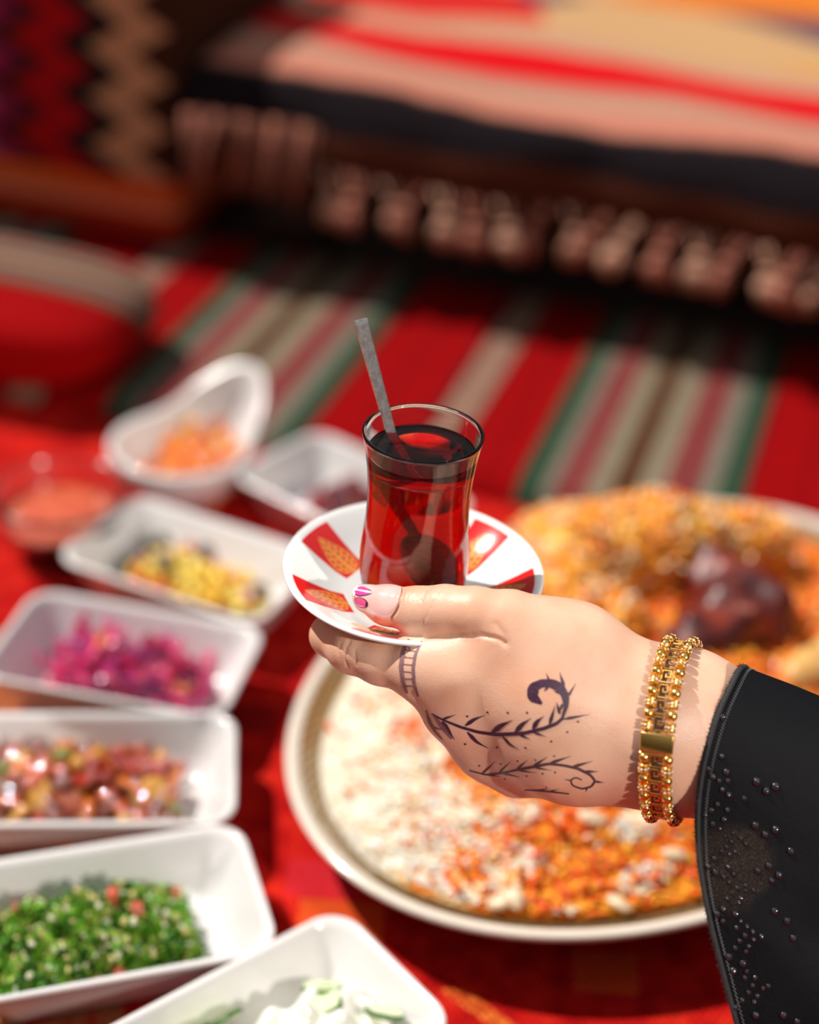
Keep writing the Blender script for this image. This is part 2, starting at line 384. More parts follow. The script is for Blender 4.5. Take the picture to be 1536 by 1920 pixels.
def pile_points(n, dmin, key, fx=(-.92, .92), fy=(-.9, .9), height=.028, seed=1, tries=6000):
    cx, cy_, a = D[key]; g = random.Random(seed); pts = []
    for _ in range(tries):
        u, v = g.uniform(*fx), g.uniform(*fy)
        x, y = u * (HX - .019), v * (HY - .019)
        top = .009 + height * max(0, 1 - ((2 * u - fx[0] - fx[1]) / (fx[1] - fx[0])) ** 4 * .8) * max(0, 1 - (v / max(abs(fy[0]), fy[1])) ** 4 * .8)
        z = g.uniform(.0085, max(.010, top))
        if all((x - q[0]) ** 2 + (y - q[1]) ** 2 + 1.4 * (z - q[2]) ** 2 > dmin * dmin for q in pts): pts.append((x, y, z))
        if len(pts) >= n: break
    out = []
    for x, y, z in pts: out.append((cx + x * math.cos(a) - y * math.sin(a), cy_ + x * math.sin(a) + y * math.cos(a), z))
    return out
def zone(P, pts):
    M = np.array(pts); c = M.mean(0); h = np.abs(M - c).max(0) + 1e-6; u, v = (np.array(P) - c)[:2] / h[:2]
    return ('right end' if u > .34 else 'left end' if u < -.34 else 'middle') + ', ' + ('far side' if v > .28 else 'near side' if v < -.28 else 'centre line') + (', on top' if P[2] > np.quantile(M[:, 2], .82) else '')
def scatter(name, meshes, pts, label, cat, group, seed=0, tilt=3.0, smin=.85, smax=1.15, looks=None):
    g = random.Random(seed); base = label
    for P in pts:
        mi = g.randrange(len(meshes))
        o = bpy.data.objects.new(name, meshes[mi]); C.objects.link(o)
        if len(pts) > 6: label = (looks[mi % len(looks)] + ' ' if looks else '') + base + ', ' + zone(P, pts)
        o.location = P; o.rotation_euler = (g.uniform(-tilt, tilt), g.uniform(-tilt, tilt), g.uniform(-3, 3)); s = g.uniform(smin, smax); o.scale = (s, s, s)
        tag(o, label, cat, group)
def meshes(name, VFs, mats, smooth=True):
    out = []
    for i, (V, F) in enumerate(VFs):
        me = bpy.data.meshes.new(name); me.from_pydata([tuple(v) for v in V], [], F)
        if smooth: me.polygons.foreach_set('use_smooth', [True] * len(me.polygons))
        me.materials.append(mats[i % len(mats)]); out.append(me)
    return out
wet = {'Coat Weight': 1.0, 'Coat Roughness': .03, 'Coat IOR': 1.75}
def food(name, col, rough=.3, var=.25, nscale=160, sss=.15, **kw):
    return simple(name, col, rough, var, nscale, **{'Subsurface Weight': sss, 'Subsurface Radius': (.004, .002, .001), 'Subsurface Scale': .6, **kw})
def chunk(sx, sy, sz, seed, jit=.14): return ico(2, (sx, sy, sz), jit, seed)
def strip(l, wd, th, bend, seed):
    g = random.Random(seed); n = 7; loops = []; b2 = g.uniform(-1, 1)
    for i in range(n):
        t = i / (n - 1) - .5; ww = wd * (1 - (2 * t) ** 4 * .5) * g.uniform(.9, 1.1)
        c = np.array([l * t, bend * t * t * 4 * .5 * b2, bend * (t * t * 4 - .3)]); tw = 1.2 * t * b2
        q = [(-ww, -th * .5), (-ww * .6, -th), (ww * .6, -th), (ww, -th * .5), (ww, th * .5), (ww * .55, th * .92), (0, th), (-ww * .55, th * .92), (-ww, th * .5)]
        loops.append(np.array([c + (0, a * math.cos(tw) - b * math.sin(tw), a * math.sin(tw) + b * math.cos(tw)) for a, b in q]))
    return loft(loops, cap0=True, cap1=True)

# corn salad
corn_m = [food('corn_yellow', (.90, .50, .02), .28, **wet), food('corn_pale', (.92, .66, .10), .28, **wet)]
kern = [ico(2, (.0052, .0042, .0034), .05, s) for s in range(4)]
for V_, F_ in kern: V_[:, :2] *= (1 - .28 * np.clip(V_[:, :1] / .005, -1, 1))
pp = pile_points(200, .0083, 'corn', (-.78, .95), (-.92, .55), .024, 3, 9000)
scatter('corn_kernel', meshes('corn_kernel', kern, corn_m), pp[:-26], 'corn kernel in the corn salad', 'corn', 'corn kernels in the white dish', 1, looks=['golden', 'pale yellow'])
red_m = food('pepper_red', (.62, .045, .01), .25, **wet); olive_m = food('olive_black', (.03, .022, .02), .2, sss=0, **wet); green_m = food('herb_green', (.10, .20, .03), .4)
def olive_ring():
    t = np.linspace(0, 2 * np.pi, 16, endpoint=False)
    L = [np.c_[(r) * np.cos(t), r * np.sin(t), np.full(16, z)] for r, z in ((.0028, -.0014), (.0058, -.0018), (.0066, 0), (.0058, .0018), (.0028, .0014), (.0028, -.0014))]
    return loft(L)
q = pp[-26:]; D_ = D['corn']
scatter('red_pepper_dice', meshes('red_pepper_dice', [box(.009, .008, .006, .25), box(.011, .007, .006, .25)], [red_m], True), q[:14], 'red pepper dice in the corn salad', 'pepper', 'red pepper dice in the corn salad', 2)
scatter('olive_slice', meshes('olive_slice', [olive_ring()], [olive_m]), [(a, b, c + .006) for a, b, c in q[14:]], 'black olive ring on the corn salad', 'olive', 'olive rings in the corn salad', 3, tilt=.7)
# pickled cabbage
cab_m = [food('cabbage_magenta', (.62, .006, .15), .22, .3, **wet), food('cabbage_pink', (.78, .025, .18), .22, .3, **wet), food('cabbage_purple', (.30, .012, .16), .22, .3, **wet)]
sh = [strip(R_.uniform(.018, .030), R_.uniform(.0025, .0045), .0011, R_.uniform(.004, .010), s) for s in range(9)]
pp = pile_points(130, .0085, 'cabbage', (-.8, .85), (-.6, .95), .028, 5, 9000)
scatter('cabbage_shred', meshes('cabbage_shred', sh, cab_m), pp[:-4], 'pickled cabbage shred in its dish', 'cabbage', 'pink cabbage shreds in the dish', 4, tilt=.8, looks=['magenta', 'bright pink', 'dark purple'])
car_m = food('carrot_orange', (.80, .20, .02), .3, **wet)
scatter('carrot_shred', meshes('carrot_shred', [strip(.016, .003, .0012, .004, 77)], [car_m]), [(a, b, c + .008) for a, b, c in pp[-4:]], 'orange carrot shred lying on the pink cabbage', 'carrot', 'carrot shreds on the cabbage', 5, tilt=.5)
# cooked peppers
oily = {'Coat Weight': 1.0, 'Coat Roughness': .045, 'Coat IOR': 2.3}
pep_m = [food('cooked_red', (.34, .022, .006), .16, .35, **oily), food('cooked_orange', (.60, .15, .012), .16, .35, **oily), food('cooked_brown', (.20, .030, .010), .16, .35, **oily), food('cooked_yellow', (.60, .28, .015), .16, .3, **oily), food('cooked_rust', (.46, .075, .010), .16, .35, **oily)]
sh = [strip(R_.uniform(.014, .022), R_.uniform(.0045, .0065), .0026, R_.uniform(.001, .004), 30 + s) for s in range(6)] + [chunk(.0075, .006, .0045, s, .16) for s in range(4)]
pp = pile_points(150, .0092, 'pepper', (-.72, 1.0), (-.85, .97), .031, 8, 12000)
scatter('pepper_piece', meshes('pepper_piece', sh, pep_m), pp[:-9], 'cooked pepper piece in its dish', 'pepper', 'cooked pepper pieces in the dish', 6, tilt=.9, looks=['dark red', 'orange', 'brown', 'yellow', 'rust red'])
gr_m = food('cooked_green', (.16, .20, .015), .2, .35, **wet)
scatter('green_pepper_piece', meshes('green_pepper_piece', [strip(.018, .005, .0026, .005, 90), chunk(.008, .006, .004, 91)], [gr_m]), pp[-9:], 'green pepper piece among cooked peppers', 'pepper', 'green pepper pieces in the cooked peppers', 7, tilt=.9)
# beet cubes
beet_m = [food('beet_dark', (.13, .006, .022), .2, .3, **wet), food('beet_red', (.30, .012, .014), .2, .3, **wet)]
pp = pile_points(60, .0115, 'beet', (-.6, .95), (-.9, .95), .026, 12, 6000)
scatter('beet_cube', meshes('beet_cube', [box(.011, .010, .009, .2), box(.012, .009, .009, .2)], beet_m), pp, 'beet cube in the beet dish', 'beet', 'beet cubes in the dish', 8, looks=['dark purple', 'red'])

def add_cloud(name, items, mats, weights, label=None, cat=None, seed=0):
    """items: list of (position, mesh index, scale); proto meshes given in items' meshes -> one stuff object"""
# parsley salad: chopped leaves and bulgur are uncountable
g = np.random.default_rng(21)
def leaf_proto(seed):
    q = np.random.default_rng(seed); V = []; F = []
    n = 5
    for k in range(n):
        a = -1.2 + 2.4 * k / (n - 1) + q.normal() * .2; l = .0042 * q.uniform(.7, 1.2)
        b = len(V); d = np.array([math.cos(a), math.sin(a), q.normal() * .5]); s = np.array([-math.sin(a), math.cos(a), 0])
        V += [np.zeros(3), d * l * .55 + s * l * .32 + (0, 0, .0008), d * l, d * l * .55 - s * l * .32 - (0, 0, .0004)]; F.append((b, b + 1, b + 2, b + 3))
    return np.array(V), F
def grain_proto(l=.0034, r=.0009):
    a = np.array([(0, 0, l)] + [(r * math.cos(k * 2 * math.pi / 5), r * math.sin(k * 2 * math.pi / 5), l * .45) for k in range(5)] + [(r * math.cos(k * 2 * math.pi / 5), r * math.sin(k * 2 * math.pi / 5), -l * .45) for k in range(5)] + [(0, 0, -l)])
    f = [(0, 1 + k, 1 + (k + 1) % 5) for k in range(5)] + [(1 + k, 6 + k, 6 + (k + 1) % 5, 1 + (k + 1) % 5) for k in range(5)] + [(11, 6 + (k + 1) % 5, 6 + k) for k in range(5)]
    return a[:, [2, 1, 0]], f
def rot_rand(n, g, flat=0.0):
    q = g.normal(size=(n, 4)); q /= np.linalg.norm(q, axis=1)[:, None]; w_, x, y, z = q.T
    R = np.stack([1 - 2 * (y * y + z * z), 2 * (x * y - z * w_), 2 * (x * z + y * w_), 2 * (x * y + z * w_), 1 - 2 * (x * x + z * z), 2 * (y * z - x * w_), 2 * (x * z - y * w_), 2 * (y * z + x * w_), 1 - 2 * (x * x + y * y)], 1).reshape(n, 3, 3)
    if flat:
        a = g.uniform(0, 6.28, n); t = g.normal(size=n) * (1 - flat)
        ca, sa, ct, st = np.cos(a), np.sin(a), np.cos(t), np.sin(t); z0 = np.zeros(n); o1 = np.ones(n)
        Rz = np.stack([ca, -sa, z0, sa, ca, z0, z0, z0, o1], 1).reshape(n, 3, 3); Ry = np.stack([ct, z0, st, z0, o1, z0, -st, z0, ct], 1).reshape(n, 3, 3)
        return Rz @ Ry
    return R
def cloud(name, protos, P, scale, mats, g, flat=0.0, parent=None):
    P = np.asarray(P); n = len(P); R = rot_rand(n, g, flat); Vs, Fs, mi, b = [], [], [], 0
    for k in range(n):
        v, f = protos[k % len(protos)]; Vs.append((v * scale[k]) @ R[k].T + P[k]); Fs += [tuple(i + b for i in q) for q in f]; b += len(v)
        mi += [int(g.integers(len(mats)))] * len(f)
    return mk(name, np.concatenate(Vs), Fs, None, parent, True, mats=mats, midx=mi)
def heap(key, n, fx, fy, h, g, shell=.010):
    cx, cy_, a = D[key]; u = g.uniform(*fx, n); v = g.uniform(*fy, n)
    x, y = u * (HX - .018), v * (HY - .018)
    um = (2 * u - fx[0] - fx[1]) / (fx[1] - fx[0]); vm = (2 * v - fy[0] - fy[1]) / (fy[1] - fy[0])
    lump = .5 + .5 * np.sin(x * 260 + 1) * np.sin(y * 230 + 2)
    top = .009 + h * (1 - .75 * um ** 4) * (1 - .75 * vm ** 4) * (.72 + .28 * lump)
    z = np.maximum(.0075, top - shell * g.random(n) ** 1.2)
    return np.c_[cx + x * math.cos(a) - y * math.sin(a), cy_ + x * math.sin(a) + y * math.cos(a), z]
par_m = [food('parsley_a', (.08, .28, .012), .35, .35), food('parsley_b', (.17, .42, .02), .35, .35), food('parsley_c', (.03, .12, .01), .35, .3), food('parsley_light', (.34, .46, .07), .35, .3)]
fxp, fyp = (-.70, 1.05), (-.90, 1.0)
def mound(name, key, fx, fy, h, mat, lumpf=1.0, n=36):
    cx, cy_, a = D[key]; V = []; low = []
    for j in range(n):
        for i in range(n):
            um, vm = -1 + 2 * i / (n - 1), -1 + 2 * j / (n - 1)
            u = fx[0] + (um + 1) / 2 * (fx[1] - fx[0]); v = fy[0] + (vm + 1) / 2 * (fy[1] - fy[0])
            x, y = u * (HX - .021), v * (HY - .021); lump = .5 + .5 * math.sin(x * 260 + 1) * math.sin(y * 230 + 2)
            k = 1 - .14 * (um * vm) ** 4; x *= k; y *= k; d = min(HX - abs(x), HY - abs(y))
            fl = float(np.interp(d, (.0052, .0125, .018, .0215), (.0335, .0165, .0075, .0052))) + .0003     # the dish's inner wall
            z = max(fl, .0056 + (h * (1 - um ** 4) * (1 - vm ** 4) * (.72 + .28 * lump * lumpf))); low.append(fl - .0005)
            V.append((cx + x * math.cos(a) - y * math.sin(a), cy_ + x * math.sin(a) + y * math.cos(a), z))
    m = len(V); V += [(v[0], v[1], l) for v, l in zip(V, low)]
    F = [(j * n + i, j * n + i + 1, (j + 1) * n + i + 1, (j + 1) * n + i) for j in range(n - 1) for i in range(n - 1)]
    F += [tuple(x + m for x in q[::-1]) for q in F]
    e = [i for i in range(n)] + [j * n + n - 1 for j in range(1, n)] + [(n - 1) * n + i for i in range(n - 2, -1, -1)] + [j * n for j in range(n - 2, 0, -1)]
    F += [(e[(k + 1) % len(e)], e[k], e[k] + m, e[(k + 1) % len(e)] + m) for k in range(len(e))]
    return mk(name, V, F, mat)
pb = mound('parsley_salad', 'parsley', fxp, fyp, .024, par_m[2]); tag(pb, 'finely chopped green parsley salad heaped in a white dish', 'salad', kind='stuff')
P = heap('parsley', 2600, fxp, fyp, .031, g)
o = cloud('chopped_parsley', [leaf_proto(s) for s in range(8)], P, g.uniform(.7, 1.25, len(P)), par_m, g, parent=pb); o['kind'] = 'stuff'
P = heap('parsley', 230, fxp, fyp, .034, g, .006)
o = cloud('bulgur_grains', [grain_proto(.0022, .0013)], P, g.uniform(.7, 1.3, len(P)), [food('bulgur', (.55, .46, .18), .4), food('onion_bit', (.62, .62, .42), .3)], g, parent=pb); o['kind'] = 'stuff'
P = heap('parsley', 7, fxp, fyp, .036, np.random.default_rng(5), .001)
scatter('tomato_dice', meshes('tomato_dice', [box(.007, .006, .005, .25), box(.008, .006, .005, .25)], [food('tomato', (.50, .075, .03), .25, **wet)]), [tuple(p) for p in P], 'red tomato dice on the parsley', 'tomato', 'tomato dice on the parsley', 9)

# cucumber in yogurt
yog_m = Mat('yogurt_cream', (.84, .84, .78), .22, **{'Subsurface Weight': .2, 'Subsurface Radius': (.004, .003, .002), 'Coat Weight': .5, 'Coat Roughness': .08})
yog_m.col(yog_m.ramp(yog_m.noise(yog_m.coord('Object'), 70), [(.35, (.74, .75, .64)), (.65, (.82, .82, .76))])); yog_m.bump(yog_m.noise(yog_m.coord('Object'), 60), .5, .006)
yo = mound('yogurt', 'yogurt', (-1.15, 1.0), (-.85, 1.12), .033, yog_m.m, 1.6, 60); tag(yo, 'thick white yogurt spread over cucumber in the front dish', 'yogurt', kind='stuff')
cu = [Mat('cucumber_flesh', (.62, .70, .42), .2), Mat('cucumber_skin', (.05, .13, .025), .3)]
cu[0].col(cu[0].ramp(cu[0].noise(cu[0].coord('Object'), 300), [(.35, (.55, .64, .34)), (.65, (.72, .78, .56))])); cu[1].col(cu[1].ramp(cu[1].noise(cu[1].coord('Object'), 200), [(.35, (.03, .09, .015)), (.65, (.08, .18, .03))]))
t = np.linspace(0, 2 * np.pi, 24, endpoint=False)
V_, F_ = loft([np.c_[r * np.cos(t), r * np.sin(t), np.full(24, z)] for r, z in ((.0118, -.0016), (.0128, -.0016), (.0132, 0), (.0128, .0016), (.0118, .0016))], cap0=True, cap1=True)
cx, cy_, a = D['yogurt']
cuc_proto = None
for i, (fu, fv, z, rx, ry) in enumerate(((-.88, -.72, .0290, .45, -.35), (-1.20, .75, .0285, .35, -.55), (-.72, -.25, .0325, .22, .12), (.12, -1.42, .0235, 1.05, .1), (.48, -1.48, .0235, 1.0, .2), (.45, .60, .0330, -.3, .3), (.75, -.35, .0310, .3, -.3), (.35, -.20, .0340, -.15, .25), (.90, .30, .0270, .4, .5))):
    x, y = fu * (HX - .030), fv * (HY - .028)
    loc = (cx + x * math.cos(a) - y * math.sin(a), cy_ + x * math.sin(a) + y * math.cos(a), z)
    if cuc_proto is None:
        o = mk('cucumber_slice', V_, F_, None, mats=[cu[0].m, cu[1].m], midx=[1 if len(f) == 4 else 0 for f in F_]); cuc_proto = o.data
    else:
        o = bpy.data.objects.new('cucumber_slice', cuc_proto); C.objects.link(o)
    o.location = loc; o.scale = (.78, .78, .78); o.rotation_euler = (Matrix.Rotation(a, 3, 'Z') @ Matrix.Rotation(ry, 3, 'Y') @ Matrix.Rotation(rx, 3, 'X')).to_euler()
    tag(o, 'green edged cucumber slice in the yogurt, ' + ('sunk near the upper corner of the dish', 'by the right wall', 'flat on top in the middle', 'standing against the left wall', 'standing at the upper end of the left wall', 'on the lower right part', 'by the lower left wall', 'on top, left of the middle', 'at the lower end')[i], 'cucumber', 'cucumber slices in the yogurt')

# teardrop bowl
def teardrop():
    n = 72; L = []
    def ring(k, z0, lift, inset):
        P = []
        for i in range(n):
            a = 2 * math.pi * i / n; tip = max(0, math.cos(a)) ** 5
            r = (.052 + .036 * tip) * k - inset
            P.append((r * math.cos(a), r * math.sin(a) * (1 - .18 * tip), z0 + lift * tip))
        return np.array(P)
    for k, z, li, ins in ((.35, .003, 0, 0), (.40, 0, 0, 0), (.55, .002, .001, 0), (.80, .015, .010, 0), (.95, .031, .020, 0), (1.0, .041, .029, 0), (1.0, .0435, .0315, .001), (1.0, .044, .032, .0035), (1.0, .0415, .0295, .006), (.95, .031, .020, .0055), (.80, .020, .011, .0045), (.55, .0075, .002, .003), (.3, .006, 0, 0)):
        L.append(ring(k, z, li, ins))
    return loft(L, cap0=True, cap1=True)
V_, F_ = teardrop(); tb = mk('teardrop_bowl', V_, F_, porcelain); tb.location = (-.172, 1.088, .0003); tb.rotation_euler = (0, 0, math.radians(58))
tag(tb, 'white teardrop shaped bowl with a raised pointed lip and orange salad', 'bowl')
orm = [food('orange_dice', (.88, .22, .006), .25, **wet), food('amber_dice', (.92, .42, .03), .25, **wet), food('deep_orange_dice', (.72, .14, .01), .25, **wet)]
g2 = random.Random(4); pts = []
for _ in range(4000):
    a = g2.uniform(0, 6.28); r = .036 * math.sqrt(g2.random()); x, y = r * math.cos(a) + .010, r * math.sin(a)
    z = g2.uniform(.011, .019 + .020 * max(0, 1 - ((x - .035) / .035) ** 2) * (1 if x > 0 else 0))
    if all((x - q[0]) ** 2 + (y - q[1]) ** 2 + (z - q[2]) ** 2 > .0105 ** 2 for q in pts): pts.append((x, y, z))
    if len(pts) > 52: break
ca, sa = math.cos(math.radians(40)), math.sin(math.radians(40))
scatter('carrot_dice', meshes('carrot_dice', [chunk(.0065, .0058, .005, s) for s in range(4)], orm), [(-.172 + x * ca - y * sa, 1.088 + x * sa + y * ca, z) for x, y, z in pts], 'carrot dice in the teardrop bowl', 'carrot', 'orange dice in the teardrop bowl', 11, looks=['orange', 'amber', 'deep orange'])

# glass bowl of red salsa
glass_M = Mat('clear_glass', (1, 1, 1), .012, **{'Transmission Weight': 1.0, 'IOR': 1.5})
glass_M.b.inputs['Base Color'].default_value = (.99, .99, .985, 1); glass_m = glass_M.m
bowl_M = Mat('thick_glass', (.93, .95, .94), .16, **{'Transmission Weight': 1.0, 'IOR': 1.5}); bowl_m = bowl_M.m; bowl_M.b.inputs['Base Color'].default_value = (.93, .93, .92, 1)
V_, F_ = lathe([(.0, .0), (.018, 0), (.020, .001), (.034, .011), (.0435, .028), (.0462, .043), (.0476, .0455), (.0476, .0478), (.0462, .0488), (.0442, .0470), (.0424, .040), (.0405, .028), (.031, .0135), (.018, .0045), (.0, .004)][1:-1], 72)
gb = mk('glass_bowl', V_, F_, bowl_m); gb.location = (-.2425, 1.004, .0003); tag(gb, 'round clear glass bowl of red salsa beside the teardrop bowl', 'bowl')
sal_m = Mat('salsa', (.62, .085, .03), .18, **wet); f = sal_m.noise(sal_m.coord('Object'), 140); sal_m.col(sal_m.ramp(f, [(.35, (.50, .045, .015)), (.65, (.72, .15, .055))])); sal_m.bump(f, .7, .004)
V_, F_ = lathe([(.006, .0052), (.018, .0054), (.0308, .0143), (.0395, .0265), (.0402, .0285), (.036, .0298), (.027, .0305), (.014, .0312), (.004, .0314)], 48)
sa_ = mk('red_salsa', V_, F_, sal_m.m); sa_.location = (-.2425, 1.004, .0003); tag(sa_, 'chunky red tomato salsa filling the glass bowl', 'sauce', kind='stuff')

# ---------------------------------------------------------------- the oval platter of rice and chicken
PC = np.array([.1503, .8419]); PA = math.atan2(-.7559, -.6547) + math.pi; PAX, PBX = .2526, .1746
def oval(d, z, n=120):
    t = np.linspace(0, 2 * np.pi, n, endpoint=False); return np.c_[(PAX - d) * np.cos(t), (PBX - d) * np.sin(t), np.full(n, z)]
plm = Mat('platter_glaze', (.7, .62, .5), .2, **{'Coat Weight': .5, 'Coat Roughness': .08}); co = plm.coord('Object'); sx, sy, sz = plm.xyz(co)
rr = plm.math('SQRT', plm.math('ADD', plm.math('POWER', plm.math('DIVIDE', sx, PAX), 2.0), plm.math('POWER', plm.math('DIVIDE', sy, PBX), 2.0)))
ang = plm.math('ARCTAN2', plm.math('DIVIDE', sy, PBX), plm.math('DIVIDE', sx, PAX))
dots = plm.math('GREATER_THAN', plm.math('MULTIPLY', plm.math('SINE', plm.math('MULTIPLY', ang, 130)), plm.math('SINE', plm.math('MULTIPLY', rr, 240))), .1)
ringm = plm.math('MULTIPLY', plm.math('GREATER_THAN', rr, .845), plm.math('LESS_THAN', rr, .962))
patt = plm.mix(dots, (.16, .085, .03), (.46, .31, .14))
plm.col(plm.mix(ringm, (.74, .66, .56), patt))
V_, F_ = loft([oval(.085, .004), oval(.080, .0), oval(.072, .0), (oval(.068, .004)), oval(.035, .016), oval(.008, .0335), oval(.001, .0375), oval(0, .0398), oval(.0012, .0412), oval(.0035, .0416), oval(.0075, .0404), oval(.0095, .038), oval(.022, .0305), oval(.034, .0215), oval(.052, .0125), oval(.075, .0085), oval(.11, .0075)], cap0=True, cap1=True)
pla = mk('oval_platter', V_, F_, plm.m); pla.location = (PC[0], PC[1], .0003); pla.rotation_euler = (0, 0, PA)
tag(pla, 'large oval cream platter with a tan patterned rim on the red rug', 'platter')

def pl_world(x, y):
    c, s = math.cos(PA), math.sin(PA); return PC[0] + x * c - y * s, PC[1] + x * s + y * c
def pl_local(X, Y):
    c, s = math.cos(PA), math.sin(PA); dx, dy = X - PC[0], Y - PC[1]; return dx * c + dy * s, -dx * s + dy * c
def lumpy(x, y):
    return .0035 * np.sin(x * 90 + 1.3) * np.sin(y * 75 + .4) + .0025 * np.sin(x * 190 + y * 60) * np.sin(y * 170 - x * 40 + 2) + .0015 * np.sin(x * 330 + 3) * np.sin(y * 310 + 1)
def rice_h(x, y):
    rr = np.sqrt((x / (PAX - .016)) ** 2 + (y / (PBX - .016)) ** 2)
    return .031 + .034 * np.clip(1 - rr ** 2.2, 0, 1) + lumpy(x, y) * np.clip(1.3 - rr, .1, 1)
ricem = Mat('spiced_rice', (.7, .3, .05), .5, **{'Subsurface Weight': .2, 'Subsurface Radius': (.004, .002, .001), 'Specular IOR Level': .3})
co = ricem.coord('Object'); sx, sy, sz = ricem.xyz(co)
# world aligned coordinate: white on the side nearest the small dishes, orange elsewhere
cA, sA = math.cos(PA), math.sin(PA)
wx = ricem.math('SUBTRACT', ricem.math('MULTIPLY', sx, cA), ricem.math('MULTIPLY', sy, sA)); wy = ricem.math('ADD', ricem.math('MULTIPLY', sx, sA), ricem.math('MULTIPLY', sy, cA))
whit = ricem.math('ADD', ricem.math('ADD', ricem.math('MULTIPLY', wx, 7.0), ricem.math('MULTIPLY', wy, 1.6)), ricem.math('MULTIPLY', ricem.noise(co, 26, 3), 1.3))
rc = ricem.ramp(ricem.math('ADD', whit, 1.0), [(.30, (.86, .80, .68)), (.46, (.86, .62, .28)), (.56, (.80, .24, .01))])
fine = ricem.ramp(ricem.noise(co, 130, 3), [(.3, (.72, .09, .004)), (.5, (.86, .24, .006)), (.66, (.90, .38, .02))])
rcm = ricem.mix(ricem.ramp(ricem.math('ADD', whit, 1.0), [(.42, (0, 0, 0)), (.60, (1, 1, 1))]), rc, fine)
ricem.col(rcm); ricem.bump(ricem.noise(co, 420, 2), .8, .003)
nr, nt = 44, 150; V = []
for i in range(nr):
    k = i / (nr - 1)
    for j in range(nt):
        a = 2 * math.pi * j / nt; x, y = (PAX - .0205) * k * math.cos(a), (PBX - .0205) * k * math.sin(a)
        V.append((x, y, float(rice_h(x, y))))
F = [(i * nt + j, (i + 1) * nt + j, (i + 1) * nt + (j + 1) % nt, i * nt + (j + 1) % nt) for i in range(nr - 1) for j in range(nt)]
n0 = len(V)
for d, z in ((.0240, .0290), (.036, .0210), (.055, .0130), (.12, .0084)):
    V += [tuple(p) for p in oval(d, z, nt)]
rows = [(nr - 1) * nt, n0, n0 + nt, n0 + 2 * nt, n0 + 3 * nt]
for a_, b_ in zip(rows, rows[1:]): F += [(a_ + j, b_ + j, b_ + (j + 1) % nt, a_ + (j + 1) % nt) for j in range(nt)]
F.append(tuple(rows[-1] + j for j in range(nt)))
rice = mk('spiced_rice', V, F, ricem.m); rice.location = (PC[0], PC[1], .0006); rice.rotation_euler = (0, 0, PA)
tag(rice, 'bed of white and orange spiced rice heaped on the oval platter', 'rice', kind='stuff')
g = np.random.default_rng(3)
def on_rice(n, test, lift=.0008):
    out = []
    while sum(map(len, out)) < n:
        m = n * 3; a = g.uniform(0, 6.283, m); k = np.sqrt(g.random(m)) * .985
        x, y = (PAX - .0215) * k * np.cos(a), (PBX - .0215) * k * np.sin(a); X, Y = pl_world(x, y)
        keep = test(X, Y); out.append(np.c_[x, y, rice_h(x, y) + lift][keep])
    return np.concatenate(out)[:n]
def whiteness(X, Y): return np.clip(.95 - (7.0 * (X - PC[0]) + 1.6 * (Y - PC[1]) + 1.36) * 1.7 + .35 * np.sin(X * 120) * np.sin(Y * 95 + 1), .01, 1)
front = lambda X, Y: np.clip((.80 - Y) * 9, 0, .85)
white_m = [food('rice_white', (.90, .86, .78), .4, .04), food('rice_cream', (.90, .74, .50), .4, .08)]
or_m = [food('rice_orange', (.88, .23, .006), .45, .2), food('rice_yellow', (.92, .40, .02), .45, .2), food('rice_red', (.78, .10, .004), .45, .2)]
P = on_rice(4600, lambda X, Y: g.random(len(X)) < np.maximum(whiteness(X, Y), front(X, Y) * (np.sin(X * 95 + 2 * np.sin(Y * 60)) * np.sin(Y * 105 + .5) > .5)))
o = cloud('white_grains', [grain_proto(.0040, .0010)], P, g.uniform(.8, 1.2, len(P)), white_m, g, .72, rice); o['kind'] = 'stuff'
P = on_rice(6500, lambda X, Y: g.random(len(X)) > whiteness(X, Y) * 1.05)
o = cloud('orange_grains', [grain_proto(.0042, .0011)], P, g.uniform(.8, 1.25, len(P)), or_m, g, .70, rice); o['kind'] = 'stuff'
P = on_rice(420, lambda X, Y: g.random(len(X)) > whiteness(X, Y) * 1.03, .002)
o = cloud('carrot_shreds', [strip(.014, .0016, .001, .004, s) for s in range(5)], P, g.uniform(.7, 1.4, len(P)), [or_m[0], or_m[2]], g, .7, rice); o['kind'] = 'stuff'
# chicken
chm = Mat('spiced_chicken', (.7, .25, .03), .50, **{'Coat Weight': .12, 'Coat Roughness': .3, 'Subsurface Weight': .12, 'Subsurface Radius': (.006, .002, .001)})
co = chm.coord('Object'); f = chm.noise(co, 45, 5)
chm.col(chm.ramp(f, [(.26, (.58, .07, .004)), (.42, (.86, .25, .006)), (.62, (.92, .46, .04))])); chm.bump(chm.noise(co, 130, 4), .9, .007)
chd = Mat('chicken_shade', (.25, .02, .005), .45, **{'Coat Weight': .2, 'Coat Roughness': .25}); f = chd.noise(chd.coord('Object'), 60, 5)  # dark colours stand in for the shade beside the chicken
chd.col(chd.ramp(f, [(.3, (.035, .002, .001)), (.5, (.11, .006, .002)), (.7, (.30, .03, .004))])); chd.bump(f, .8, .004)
def blob(prims, k=.012, res=.004, noise=.002, seed=1):
    pts = np.array([p for q in prims for p in q[:2]]); rmax = max(max(q[2], q[3]) for q in prims)
    lo, hi = pts.min(0) - rmax - .012, pts.max(0) + rmax + .012
    def f(P):
        d = None
        for a, b, ra, rb in prims:
            e = rcone(P, np.array(a), np.array(b), ra, rb); d = e if d is None else smin(d, e, k)
        return d + noise * np.sin(P[:, 0] * 150 + seed) * np.sin(P[:, 1] * 140 + 2 * seed) * np.sin(P[:, 2] * 160)
    return surface(f, lo, hi, res)
